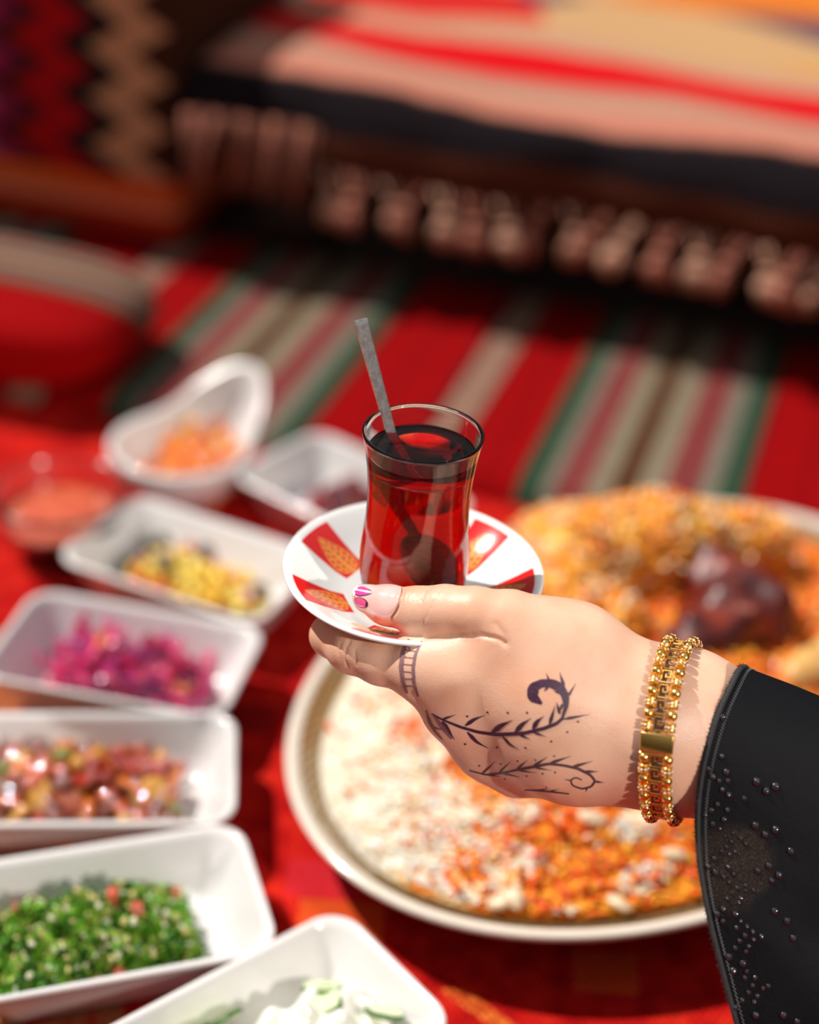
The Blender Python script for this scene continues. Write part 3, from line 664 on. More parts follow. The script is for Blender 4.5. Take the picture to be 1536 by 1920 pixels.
def rcone(P, a, b, ra, rb):
    ba = b - a; h = np.clip(((P - a) @ ba) / (ba @ ba + 1e-12), 0, 1)
    return np.linalg.norm(P - a - h[:, None] * ba, axis=1) - (ra + (rb - ra) * h)
def smin(a, b, k):
    h = np.clip(.5 + .5 * (b - a) / k, 0, 1); return b * (1 - h) + a * h - k * h * (1 - h)
def surface(f, lo, hi, res):
    """surface nets on a grid: vertices and quads of f = 0"""
    n = np.ceil((np.array(hi) - lo) / res).astype(int) + 1
    ax = [lo[i] + res * np.arange(n[i]) for i in range(3)]
    G = np.empty(n, np.float32)
    Y, Z = np.meshgrid(ax[1], ax[2], indexing='ij'); yz = np.c_[Y.ravel(), Z.ravel()]
    step = max(1, int(200000 // len(yz)))
    for i in range(0, n[0], step):
        xs = ax[0][i:i + step]; P = np.concatenate([np.c_[np.full(len(yz), x), yz] for x in xs]); G[i:i + step] = f(P).reshape(len(xs), n[1], n[2])
    S = G < 0; sh = tuple(n - 1); acc = np.zeros(sh + (3,)); cnt = np.zeros(sh)
    sl = lambda d: tuple(slice(d[i], n[i] - 1 + d[i]) for i in range(3))
    for axis in range(3):
        for a in (0, 1):
            for b in (0, 1):
                d0 = [0, 0, 0]; o_ = [i for i in range(3) if i != axis]; d0[o_[0]], d0[o_[1]] = a, b; d1 = list(d0); d1[axis] = 1
                g0, g1 = G[sl(d0)], G[sl(d1)]; m = (g0 < 0) != (g1 < 0); t = np.where(m, g0 / np.where(m, g0 - g1, 1), 0)
                for i in range(3): acc[..., i] += np.where(m, (t if i == axis else d0[i]), 0)
                cnt += m
    act = cnt > 0; idx = -np.ones(sh, int); idx[act] = np.arange(act.sum()); ijk = np.argwhere(act)
    V = lo + res * (ijk + acc[act] / cnt[act][:, None]); F = []
    for axis in range(3):
        o_ = [(axis + 1) % 3, (axis + 2) % 3]; s0 = [slice(None)] * 3; s1 = [slice(None)] * 3; s0[axis] = slice(0, -1); s1[axis] = slice(1, None)
        cr = S[tuple(s0)] != S[tuple(s1)]; e = np.argwhere(cr)
        e = e[(e[:, o_[0]] > 0) & (e[:, o_[1]] > 0) & (e[:, o_[0]] < n[o_[0]] - 1) & (e[:, o_[1]] < n[o_[1]] - 1)]
        ins = S[tuple(e.T)]; q = []
        for a, b in ((1, 1), (0, 1), (0, 0), (1, 0)):
            c = e.copy(); c[:, o_[0]] -= a; c[:, o_[1]] -= b; q.append(idx[tuple(c.T)])
        q = np.stack(q, 1); q[~ins] = q[~ins][:, ::-1]; F.append(q)
    return V, np.concatenate(F)
def drum(name, p0, p1, r0, r1, mat, label, seed, extra=(), noise=.002):
    V, F = blob([(p0, p1, r0, r1)] + list(extra), seed=seed, noise=noise)
    o = mk(name, V, F, mat); tag(o, label, 'chicken'); return o
ch_ = drum('roast_chicken', (.105, .925, .062), (.165, .945, .070), .042, .036, chm.m, 'orange spiced half chicken resting on the rice behind the hand', 1, [((.165, .945, .070), (.232, .968, .062), .034, .026), ((.105, .925, .062), (.095, .880, .062), .036, .030), ((.095, .880, .062), (.130, .860, .064), .030, .022)])
Vc = np.array([v.co[:] for v in ch_.data.vertices]); Nc = np.array([v.normal[:] for v in ch_.data.vertices]); sel = np.where((Vc[:, 2] > .062) & (Nc[:, 2] > -.2))[0]
P = Vc[sel[g.integers(len(sel), size=1500)]] + g.normal(size=(1500, 3)) * .0015
o = cloud('rice_coating', [grain_proto(.0042, .0012)], P, g.uniform(.8, 1.3, len(P)), or_m[:2] + [white_m[1]], g, .5, ch_); o['kind'] = 'stuff'
drum('chicken_shade_lump', (.196, .918, .064), (.214, .884, .064), .026, .030, chd.m, 'dark lump standing in for the shadow beside the orange chicken on the platter', 4, [((.214, .884, .064), (.178, .850, .062), .028, .020)], .005)  # added lump, coloured dark as the shadow the chicken throws
drum('chicken_leg', (.272, .858, .052), (.240, .832, .058), .020, .012, food('fried_batter', (.72, .40, .12), .4), 'pale golden chicken leg near the platter edge beside the dark shadow lump', 6)
almond_m = food('almond', (.80, .62, .42), .4)
nut = [ico(2, (.0085, .0048, .0030), .04, s) for s in range(3)]
P = on_rice(16, lambda X, Y: (Y < .76) & (X > .02)); pts = [(*pl_world(p[0], p[1]), p[2] + .0025) for p in P]
scatter('almond', meshes('almond', nut, [almond_m]), pts, 'pale almond on the orange rice', 'almond', 'almonds on the rice', 14, tilt=.4)
#PART2
# ---------------------------------------------------------------- saucer, tea glass, tea, spoon
SA = np.array([.0035, .627, .2365])           # middle of the saucer's well
sm = Mat('saucer_glaze', (.8, .8, .79), .10, **{'Coat Weight': .5, 'Coat Roughness': .04}); co = sm.coord('Object'); sx, sy, sz = sm.xyz(co)
rad = sm.math('SQRT', sm.math('ADD', sm.math('MULTIPLY', sx, sx), sm.math('MULTIPLY', sy, sy)))
ang = sm.math('ARCTAN2', sy, sx); SEG = 2 * math.pi / 7
fold = sm.math('SUBTRACT', sm.math('FRACT', sm.math('ADD', sm.math('DIVIDE', sm.math('SUBTRACT', ang, math.radians(-3.0)), SEG), 10.5)), .5)
la = sm.math('MULTIPLY', fold, SEG)
pu = sm.math('MULTIPLY', rad, sm.math('SINE', la)); pv = sm.math('MULTIPLY', rad, sm.math('COSINE', la))
wid = sm.math('ADD', sm.math('MULTIPLY', rad, .13), .0035)
inside = sm.math('LESS_THAN', sm.math('ABSOLUTE', pu), wid)
band = sm.math('MULTIPLY', sm.math('GREATER_THAN', pv, .0295), sm.math('LESS_THAN', rad, .0535))
upface = sm.math('GREATER_THAN', sz, .0022)
nrm = sm.xyz(sm.n('ShaderNodeNewGeometry').outputs['True Normal'])[2]
top_ = sm.math('GREATER_THAN', nrm, .1)
panel = sm.math('MULTIPLY', sm.math('MULTIPLY', inside, band), top_)
# golden leaf with veins: teardrop outline, rings and loops inside
dv = sm.math('DIVIDE', sm.math('SUBTRACT', pv, .0400), .0100)
half = sm.math('MULTIPLY', sm.math('SUBTRACT', 1.0, dv), .62)
hw = sm.math('MULTIPLY', sm.math('SQRT', sm.math('MAXIMUM', sm.math('SUBTRACT', 1.0, sm.math('MULTIPLY', dv, dv)), 0.0)), .0056)
tq = sm.math('DIVIDE', sm.math('ABSOLUTE', pu), sm.math('MAXIMUM', sm.math('MULTIPLY', hw, sm.math('ADD', .45, half)), 1e-5))
leafm = sm.math('LESS_THAN', tq, 1.0)
lines = sm.math('GREATER_THAN', sm.math('SINE', sm.math('MULTIPLY', tq, 15.0)), .15)
veins = sm.math('GREATER_THAN', sm.math('SINE', sm.math('SUBTRACT', sm.math('MULTIPLY', dv, 22.0), sm.math('MULTIPLY', tq, 7.0))), .35)
stem_ = sm.math('MULTIPLY', sm.math('LESS_THAN', sm.math('ABSOLUTE', pu), .0006), sm.math('LESS_THAN', pv, .044))
knob_ = sm.math('LESS_THAN', sm.math('ADD', sm.math('POWER', sm.math('DIVIDE', sm.math('SUBTRACT', pv, .0315), .0014), 2.0), sm.math('POWER', sm.math('DIVIDE', pu, .0014), 2.0)), 1.0)
gld = sm.math('MAXIMUM', sm.math('MULTIPLY', leafm, sm.math('MAXIMUM', lines, veins)), sm.math('MAXIMUM', stem_, knob_))
base = sm.mix(sm.math('MULTIPLY', panel, 1.0), (.80, .79, .775), (.72, .006, .006))
sm.col(sm.mix(sm.math('MULTIPLY', sm.math('MULTIPLY', gld, panel), .8), base, (.85, .36, .05)))
prof = [(.0, .0022), (.020, .0022), (.0225, .0018), (.0235, .0), (.0250, -.0002), (.0262, .0012), (.0275, .0022), (.036, .0050), (.046, .0105), (.0535, .0160), (.0568, .0182), (.0575, .0191), (.0573, .0199), (.0562, .0200), (.0530, .0186), (.045, .0134), (.036, .0082), (.029, .0056), (.0245, .0046), (.0225, .0040), (.020, .0038), (.0, .0038)]
prof = [(r, z - .0038) for r, z in prof]
V_, F_ = lathe(prof[1:-1], 160); sau = mk('saucer', V_, F_, sm.m); sau.location = tuple(SA)
tag(sau, 'white porcelain saucer with red gold-leafed panels held in the hand', 'saucer')

gp = [(.016, .0002), (.0185, .0), (.0202, .0010), (.0218, .0045), (.0233, .011), (.0240, .018), (.0240, .025), (.0233, .034), (.0224, .043), (.0220, .050), (.0222, .058), (.0230, .067), (.0242, .0755), (.0251, .0805), (.0256, .0825), (.0257, .0836), (.0252, .0842), (.0245, .0838), (.0241, .0825), (.0237, .0805), (.0228, .0750), (.0216, .067), (.0208, .058), (.0206, .050), (.0210, .043), (.0219, .034), (.0226, .025), (.0226, .018), (.0219, .011), (.0202, .0065), (.016, .0052)]
V_, F_ = lathe(gp, 128); tg = mk('tea_glass', V_, F_, glass_m); tg.location = tuple(SA + np.array([0, 0, .0001]))
tag(tg, 'tulip shaped clear tea glass standing on the red and white saucer', 'glass')
tm_ = Mat('black_tea', (1, 1, 1), 0, **{'Transmission Weight': 1.0, 'IOR': 1.333})
ab = tm_.n('ShaderNodeVolumeAbsorption'); ab.inputs['Color'].default_value = (.945, .34, .06, 1); ab.inputs['Density'].default_value = 420
tm_.l(ab.outputs[0], tm_.nt.nodes['Material Output'].inputs['Volume'])
E_ = .00012
tp = [(.012, .0052 - E_), (.016, .0052 - E_), (.0202 + E_, .0065 - E_ / 2)] + [(r + E_, z) for r, z in ((.0219, .011), (.0226, .018), (.0226, .025), (.0219, .034), (.0210, .043), (.0206, .050), (.0208, .058), (.0216, .067), (.0228, .0750))] + [(.0222, .0744), (.0212, .0742), (.012, .0741)]
V_, F_ = lathe(tp, 128); tea = mk('tea', V_, F_, tm_.m); tea.location = tg.location
tag(tea, 'dark red black tea filling the tulip glass', 'tea', kind='stuff')

stl = Mat('steel', (.72, .72, .74), .34, Metallic=1.0); f = stl.noise(stl.coord('Object', (1, 1, .15)), 900, 3); stl.b.inputs['Roughness'].default_value = .36
stl.bump(f, .12, .0003); stl.col(stl.ramp(stl.noise(stl.coord('Object'), 500), [(.35, (.58, .58, .60)), (.65, (.84, .84, .86))]))
sp0 = np.array([.0105, .6335, .2462]); sp1 = np.array([-.0316, .6500, .3588]) + RT * .0054; ax = sp1 - sp0; Ls = np.linalg.norm(ax); ax /= Ls
sw = np.cross(ax, FW); sw /= np.linalg.norm(sw); sn = np.cross(sw, ax)
spo = empty('teaspoon', tuple(sp0)); tag(spo, 'steel teaspoon with a flat handle leaning in the tea glass', 'spoon')
loops = []
for t, wd, th in ((.20, .0016, .0010), (.30, .0017, .0010), (.50, .0021, .0010), (.75, .0026, .0010), (.96, .0031, .0010), (.985, .0031, .0009), (1.0, .0029, .0006)):
    q = [(-wd, -th * .5), (-wd * .86, -th), (wd * .86, -th), (wd, -th * .5), (wd, th * .5), (wd * .86, th), (-wd * .86, th), (-wd, th * .5)]
    loops.append(np.array([ax * (t * Ls) + a * sw + b * sn for a, b in q]))
V_, F_ = loft(loops, cap0=True, cap1=True); mk('handle', V_, F_, stl.m, spo, True)
def shade_flat(o): o.data.polygons.foreach_set('use_smooth', [False] * len(o.data.polygons))
shade_flat(spo.children[0])
loops = []
for t in np.linspace(-.02, .21, 11):
    k = (t + .02) / .23; r = .0068 * math.sqrt(max(0.02, 1 - (2 * k - .85) ** 2 / 1.25)) + .0002
    loops.append(np.array([ax * (t * Ls) + sw * r * math.cos(a) + sn * (.0022 * math.sin(a) * (1 if math.sin(a) < 0 else -.3) * r / .0068) for a in np.linspace(0, 2 * np.pi, 16, endpoint=False)]))
V_, F_ = loft(loops, cap0=True, cap1=True); mk('bowl', V_, F_, stl.m, spo)

# ---------------------------------------------------------------- the hand and forearm
def pr(*a): return at(*a[:3]), a[3]
def chain(*ps): return [(at(*p[:3]), at(*q[:3]), p[3], q[3]) for p, q in zip(ps, ps[1:])]
palm = (chain((800, 1234, .715, .0092), (900, 1226, .7115, .0110), (1010, 1237, .710, .0180)) +
        chain((846, 1258, .712, .0128), (1020, 1262, .712, .0185), (1225, 1326, .716, .0192)) +
        chain((862, 1325, .716, .0104), (1030, 1330, .709, .0190), (1225, 1350, .713, .0215)) +
        chain((912, 1396, .726, .0094), (1040, 1392, .714, .0185), (1225, 1390, .716, .0215)) +
        chain((970, 1445, .735, .0080), (1085, 1430, .724, .0130), (1235, 1416, .722, .0185)) +
        chain((955, 1163, .704, .0122), (1085, 1214, .712, .0146), (1235, 1314, .722, .0166)) +
        chain((1225, 1335, .718, .0215), (1300, 1330, .720, .0207), (1470, 1405, .730, .0210), (1760, 1540, .745, .0220)) +
        chain((1225, 1395, .718, .0220), (1290, 1415, .720, .0205), (1450, 1475, .730, .0210), (1740, 1600, .745, .0220)) +
        chain((846, 1262, .716, .0120), (862, 1327, .718, .0098), (912, 1398, .730, .0090), (970, 1444, .738, .0080)))
thumb = chain((688, 1124, .7215, .0058), (728, 1135, .7185, .0079), (785, 1146, .7130, .0098), (835, 1146, .7085, .0104), (890, 1150, .7040, .0105), (955, 1163, .704, .0120))
index = chain((850, 1258, .712, .0126), (780, 1251, .714, .0112), (715, 1237, .719, .0102), (660, 1217, .725, .0099), (622, 1192, .737, .0088), (640, 1180, .757, .0075))
middle = chain((862, 1325, .716, .0104), (820, 1272, .752, .0098), (730, 1225, .775, .0090), (680, 1205, .792, .0076))
ring_ = chain((912, 1396, .726, .0094), (868, 1322, .770, .0092), (800, 1255, .790, .0082), (715, 1215, .800, .0072))
pinky = chain((970, 1445, .735, .0080), (920, 1375, .785, .0085), (850, 1290, .805, .0072), (800, 1245, .812, .0062))
def group_sdf(P, prims, k):
    d = None
    for a, b, ra, rb in prims:
        e = rcone(P, a, b, ra, rb); d = e if d is None else smin(d, e, k)
    return d
def hand_sdf(P):
    d = group_sdf(P, palm, .015)
    for fing in (middle, ring_, pinky): d = smin(d, group_sdf(P, fing, .003), .005)
    d = smin(d, group_sdf(P, index, .004), .010)
    d = smin(d, group_sdf(P, thumb, .004), .0028)
    return d
allp = np.array([p for q in palm + thumb + index + middle + ring_ + pinky for p in q[:2]])
V, F = surface(hand_sdf, allp.min(0) - .034, allp.max(0) + .034, .0017)
def project(V, f, it=3):
    for _ in range(it):
        d = f(V); h = 2e-4; G = np.stack([f(V + h * np.eye(3)[i]) - f(V - h * np.eye(3)[i]) for i in range(3)], 1) / (2 * h)
        V = V - d[:, None] * G / (np.sum(G * G, 1)[:, None] + .15)
    return V, G / (np.linalg.norm(G, axis=1)[:, None] + 1e-9)
V, _ = project(V, hand_sdf, 2)
skm = Mat('skin', (.70, .42, .29), .42, **{'Subsurface Weight': .22, 'Subsurface Radius': (1.0, .35, .2), 'Subsurface Scale': .004, 'Specular IOR Level': .4})
co = skm.coord('Object'); f = skm.noise(co, 38, 3)
skm.col(skm.mix(skm.math('MULTIPLY', skm.noise(co, 900, 2), .22), skm.ramp(f, [(.3, (.70, .37, .245)), (.5, (.74, .44, .31)), (.72, (.78, .49, .36))]), (.60, .30, .19)))
vor = skm.n('ShaderNodeTexVoronoi'); vor.inputs['Scale'].default_value = 1500; skm.l(co, vor.inputs['Vector'])
skm.bump(skm.math('ADD', vor.outputs['Distance'], skm.noise(co, 600, 3)), .22, .0003)
person = mk('person', V, F, skm.m)
md = person.modifiers.new('s', 'SUBSURF'); md.levels = md.render_levels = 1
dg = bpy.context.evaluated_depsgraph_get(); me2 = bpy.data.meshes.new_from_object(person.evaluated_get(dg)); person.modifiers.clear(); person.data = me2
n = len(me2.vertices); V = np.empty(n * 3); me2.vertices.foreach_get('co', V); V = V.reshape(-1, 3)
V, NN = project(V, hand_sdf, 1)
# creases and knuckle folds pressed into the skin: polylines (photo points), depth, width
CR = [([(806, 1102), (796, 1113), (790, 1128)], .00035, .9), ([(823, 1107), (816, 1124), (806, 1142), (796, 1162), (792, 1171)], .00045, 1.0), ([(765, 1113), (761, 1127)], .0002, .9), ([(775, 1115), (772, 1138)], .0002, .9), ([(784, 1110), (780, 1130)], .0002, 1.0),
      ([(757, 1104), (752, 1126), (742, 1146), (733, 1158)], .0010, 1.8), ([(657, 1201), (650, 1216), (648, 1236), (652, 1248)], .0006, 1.6), ([(667, 1220), (669, 1246)], .00035, 1.4), ([(640, 1206), (636, 1222), (640, 1240)], .0003, 1.4),
      ([(800, 1194), (850, 1192), (900, 1190), (935, 1198), (946, 1206)], .0012, 2.4), ([(770, 1300), (785, 1318), (800, 1345)], .0006, 4), ([(930, 1170), (945, 1190), (950, 1210)], .0004, 4)]
px = to_px(V); fr = (NN @ FW) < .2; disp = np.zeros(n)
for poly, dep_, wd in CR:
    best = np.full(n, 1e9)
    for p, q in zip(poly, poly[1:]):
        p, q = np.array(p, float), np.array(q, float); b = q - p; h = np.clip(((px - p) @ b) / (b @ b), 0, 1)
        best = np.minimum(best, np.linalg.norm(px - p - h[:, None] * b, axis=1))
    disp -= dep_ * np.exp(-(best / wd / 1.6) ** 2)
# padding: knuckle mound and tendon swell
for (qx, qy), rr_, a in (((855, 1285), 45, .0012), ((660, 1222), 26, .0009), ((700, 1160), 20, .0004)):
    disp += a * np.exp(-(((px[:, 0] - qx) ** 2 + (px[:, 1] - qy) ** 2) / rr_ ** 2))
V = V + NN * (disp * fr)[:, None]
me2.vertices.foreach_set('co', V.ravel()); me2.polygons.foreach_set('use_smooth', [True] * len(me2.polygons)); me2.update()
tag(person, 'left hand of a person in a black sleeve, holding the saucer of tea', 'person')
hb = BVHTree.FromPolygons([Vector(v) for v in V], [tuple(p.vertices) for p in me2.polygons])
def cast(x, y, bvh=None):
    d = Vector(ray(x, y)).normalized(); return (bvh or hb).ray_cast(Vector(EYE), d)[:2]
# thumb nail: a curved plate over the last joint
def nail_pt(s, t, off=.0004):
    A = [at(748, 1137, .7165), at(728, 1135, .7185), at(688, 1124, .7215), at(668, 1118, .7225)]; rs = [.0087, .0080, .0063, .0052]
    k = s * 3; i = min(2, int(k)); u = k - i; c = A[i] * (1 - u) + A[i + 1] * u; r = rs[i] * (1 - u) + rs[i + 1] * u
    axn = A[3] - A[0]; axn = axn / np.linalg.norm(axn); up = -FW * .90 + UP * .36; up = up - axn * (up @ axn); up /= np.linalg.norm(up); b = np.cross(axn, up)
    lim = math.radians(62) * (1 if s > .25 else .80 + .20 * math.sin(math.pi / 2 * s / .25))
    if s > .75: lim *= math.sqrt(max(0.02, 1 - ((s - .75) / .25) ** 2 * .92))
    a = t * lim; c = c - axn * .0022 * (1 - t * t) * max(0, 1 - s * 3); n_ = math.cos(a) * up + math.sin(a) * b
    h = hb.ray_cast(Vector(c + n_ * .03), Vector(-n_), .03)[0]
    r = max(r, (Vector(h) - Vector(c)).length) if h is not None else r
    return c + (r + off) * n_
def patch(fn, ns, nt_, s0, s1, th=.0004):
    top = [[fn(s0 + (s1 - s0) * i / (ns - 1), -1 + 2 * j / (nt_ - 1), .00045) for j in range(nt_)] for i in range(ns)]
    bot = [[fn(s0 + (s1 - s0) * i / (ns - 1), -1 + 2 * j / (nt_ - 1), .00045 - th) for j in range(nt_)] for i in range(ns)]
    V = np.array([p for r in top for p in r] + [p for r in bot for p in r]); m = ns * nt_
    F = [(i * nt_ + j, i * nt_ + j + 1, (i + 1) * nt_ + j + 1, (i + 1) * nt_ + j) for i in range(ns - 1) for j in range(nt_ - 1)]
    F += [tuple(x + m for x in q[::-1]) for q in F]
    e = [j for j in range(nt_)] + [i * nt_ + nt_ - 1 for i in range(1, ns)] + [(ns - 1) * nt_ + j for j in range(nt_ - 2, -1, -1)] + [i * nt_ for i in range(ns - 2, 0, -1)]
    F += [(e[(k + 1) % len(e)], e[k], e[k] + m, e[(k + 1) % len(e)] + m) for k in range(len(e))]
    return V, F
nm = Mat('nail_gloss', (.84, .50, .45), .12, **{'Coat Weight': 1.0, 'Coat Roughness': .03, 'Subsurface Weight': .2, 'Subsurface Radius': (.002, .001, .001)})
nm.col(nm.ramp(nm.noise(nm.coord('Object'), 160), [(.3, (.84, .47, .43)), (.7, (.88, .56, .52))]))
V_, F_ = patch(nail_pt, 28, 17, 0, 1, .0007); nail = mk('thumb_nail', V_, F_, nm.m, person); nail['label'] = 'glossy pink nail with a painted flower'
def petal(cs, ct, ls, lt, rot, mat, off, name):
    P = [nail_pt(cs, ct, off)]; n_ = 24
    for rr_ in (.55, 1.0):
        for k in range(n_):
            a = 2 * math.pi * k / n_; x, y = rr_ * ls * math.cos(a), rr_ * lt * math.sin(a) * (1 - .25 * math.cos(a))
            P.append(nail_pt(min(.999, cs + x * math.cos(rot) - y * math.sin(rot) * .6), max(-1, min(1, ct + x * math.sin(rot) * 2.0 + y * math.cos(rot))), off))
    F = [(0, 1 + k, 1 + (k + 1) % n_) for k in range(n_)] + [(1 + k, 1 + n_ + k, 1 + n_ + (k + 1) % n_, 1 + (k + 1) % n_) for k in range(n_)]
    o = mk(name, P, F, mat, nail); return o
pk = simple('petal_pink', (.85, .03, .30), .15, .2, 900, **wet); dkp = simple('petal_outline', (.10, .01, .03), .3, .1, 400); wh = simple('nail_glitter', (.90, .80, .84), .12, .15, 3000, **wet); hp = simple('petal_light', (.88, .10, .28), .15, .2, 900, **wet)
for cs, ct, ls, lt, ro, m in ((.76, .12, .20, .30, 3.05, pk), (.72, -.56, .15, .26, .25, hp), (.955, .10, .06, .55, 0, wh)):
    if m is not wh: petal(cs, ct, ls * 1.12, lt * 1.14, ro, dkp, .00066, 'petal_outline')
    petal(cs, ct, ls, lt, ro, m, .00072, 'nail_petal' if m is not wh else 'nail_tip')
# henna: ink strokes lying on the skin
def stroke(pts, ws, step=2.2):
    P = np.array(pts, float); d = np.r_[0, np.cumsum(np.linalg.norm(np.diff(P, axis=0), axis=1))]
    n_ = max(3, int(d[-1] / step)); s = np.linspace(0, d[-1], n_)
    k = np.linspace(0, d[-1], 200)
    xs, ys = [np.interp(s, d, P[:, i]) for i in (0, 1)]
    if len(P) > 2:
        for _ in range(3):
            xs[1:-1] = (xs[:-2] + 2 * xs[1:-1] + xs[2:]) / 4; ys[1:-1] = (ys[:-2] + 2 * ys[1:-1] + ys[2:]) / 4
    wv = 1.22 * np.interp(s / d[-1], np.linspace(0, 1, len(ws)), ws); tx, ty = np.gradient(xs), np.gradient(ys); l = np.hypot(tx, ty) + 1e-9
    V, F, prev = [], [], None
    for i in range(n_):
        row = []
        for q in (-.5, 0, .5):
            h, nn = cast(xs[i] - ty[i] / l[i] * wv[i] * q, ys[i] + tx[i] / l[i] * wv[i] * q)
            if h is None: row = None; break
            row.append(np.array(h + nn * .00013))
        if row is None: prev = None; continue
        b = len(V); V += row
        if prev is not None: F += [(prev, prev + 1, b + 1, b), (prev + 1, prev + 2, b + 2, b + 1)]
        prev = b
    return (np.array(V), F) if F else None
def c2(*p): return [(560 + x / 2.56, 1050 + y / 2.56) for x, y in p]
def lens(p, q, wd, bend=0):
    m = ((p[0] + q[0]) / 2 - (q[1] - p[1]) * bend, (p[1] + q[1]) / 2 + (q[0] - p[0]) * bend); return (c2(p, m, q), [wd * .35, wd, wd * .75, wd * .3, .4])
def dot_(x, y, r=2.2): X, Y = c2((x, y))[0]; return ([(X - r, Y - r * .4), (X, Y), (X + r, Y + r * .4)], [1, r * 1.7, 1])
ink = Mat('henna_ink', (.045, .012, .035), .55); ink.col(ink.ramp(ink.noise(ink.coord('Object'), 1400, 2), [(.35, (.022, .006, .020)), (.7, (.085, .022, .060))]))
ink2 = Mat('henna_ink_grey', (.06, .03, .05), .6); ink2.col(ink2.ramp(ink2.noise(ink2.coord('Object'), 1400, 2), [(.35, (.05, .022, .035)), (.7, (.14, .065, .07))]))
ink3 = Mat('henna_ink_faded', (.2, .1, .12), .6); ink3.col(ink3.ramp(ink3.noise(ink3.coord('Object'), 1200, 2), [(.35, (.17, .075, .095)), (.7, (.30, .16, .16))]))
v1 = [(c2((1168, 690), (1122, 655), (1128, 612), (1165, 592), (1215, 592), (1255, 612), (1280, 650), (1285, 700), (1268, 755)), [4, 15, 18, 13, 13, 15, 13, 11, 6, 4]),
      (c2((1272, 755), (1240, 785), (1180, 808), (1080, 832), (950, 838), (860, 825), (780, 802), (700, 770), (640, 738)), [5, 6, 5.5, 6, 5.5, 5, 4.5, 3.5, 2]),
      lens((800, 795), (895, 745), 6.5, -.06), lens((690, 765), (755, 742), 4), lens((930, 828), (1030, 768), 9, -.06), lens((1040, 828), (1118, 758), 8, -.06), lens((1125, 812), (1180, 748), 8, -.1), lens((1205, 790), (1232, 698), 6), lens((1255, 740), (1238, 682), 6),
      lens((690, 775), (750, 862), 7.5), lens((810, 825), (915, 905), 6, .08), lens((980, 846), (1060, 910), 4.5, .08), lens((1060, 838), (1112, 860), 4), lens((1130, 828), (1190, 848), 4),
      lens((1205, 582), (1188, 543), 3.5), lens((1275, 610), (1253, 538), 5.5), lens((1290, 660), (1332, 590), 4), lens((1270, 765), (1402, 740), 5), lens((1180, 628), (1212, 598), 3.5), lens((1250, 640), (1225, 628), 3.5), lens((1268, 690), (1250, 735), 5)]
v1 += [dot_(*p) for p in ((810, 750), (908, 731), (1005, 733), (800, 883), (953, 899), (1090, 901), (1213, 871), (1290, 826), (1341, 776), (1097, 733))]
v2 = [(c2((820, 1010), (900, 1030), (980, 1022), (1060, 1005), (1130, 992), (1200, 978), (1270, 985), (1340, 1000), (1400, 1030), (1425, 1060), (1405, 1088), (1360, 1098), (1315, 1082), (1305, 1056), (1330, 1042), (1360, 1055)), [2, 2.5, 3, 3, 3.4, 4.5, 4.5, 4, 4, 4.5, 4.5, 3.6, 3, 2.6, 2.4, 2]),
      lens((880, 1028), (945, 965), 3.6), lens((960, 1022), (1020, 965), 4), lens((1045, 1008), (1100, 960), 4), lens((1125, 992), (1195, 945), 4.5), lens((1200, 978), (1310, 940), 5), lens((1310, 994), (1412, 965), 5), lens((900, 1030), (965, 1038), 3), lens((975, 1022), (1060, 1042), 3.4), lens((1050, 1008), (1140, 1022), 3.4), lens((1130, 995), (1215, 1010), 3.4), lens((1370, 1015), (1440, 1015), 5), lens((1420, 1062), (1466, 1068), 4), lens((1385, 1090), (1380, 1112), 3), lens((1310, 1058), (1275, 1052), 2.4)]
v2 += [dot_(*p, 1.8) for p in ((868, 987), (970, 979), (1052, 965), (1138, 960), (1227, 941), (990, 1050), (1095, 1037), (1172, 1025), (1232, 1019))]
v3 = [(c2((1085, 1104), (1150, 1106), (1220, 1112), (1300, 1122)), [1.6, 3, 3, 2]), lens((1150, 1106), (1205, 1096), 2.4), lens((1200, 1110), (1250, 1100), 2.4), dot_(1190, 1090, 1.5)]
rg = [(c2((530, 380), (503, 440), (492, 510), (500, 580), (522, 640)), [4, 6, 7, 6, 4]), (c2((592, 390), (562, 450), (550, 520), (554, 590), (574, 655)), [2.5, 4.5, 5, 5, 3.5])]
for a, b in (((520, 400), (575, 412)), ((508, 432), (566, 440)), ((500, 466), (558, 472)), ((495, 500), (552, 505)), ((494, 535), (552, 540)), ((498, 570), (554, 572)), ((506, 605), (560, 606)), ((505, 450), (520, 472)), ((530, 420), (540, 440))): rg.append((c2(a, b), [2.4, 1.8, 2.4]))
v0 = [(c2((612, 720), (630, 780), (660, 830), (690, 860)), [2, 5, 4, 2]), (c2((650, 745), (690, 800), (735, 858)), [3, 7, 3]), (c2((640, 800), (690, 815)), [2, 3, 1])]
for nm_, ss, m in (('henna_vine', v1, ink), ('henna_vine', v2, ink2), ('henna_vine', v3, ink2), ('henna_ring', rg, ink3), ('henna_smudge', v0, ink3)):
    parts = [x for x in (stroke(*q) for q in ss) if x]
    if parts:
        V_, F_ = merge(parts); mk(nm_, V_, F_, m, person)

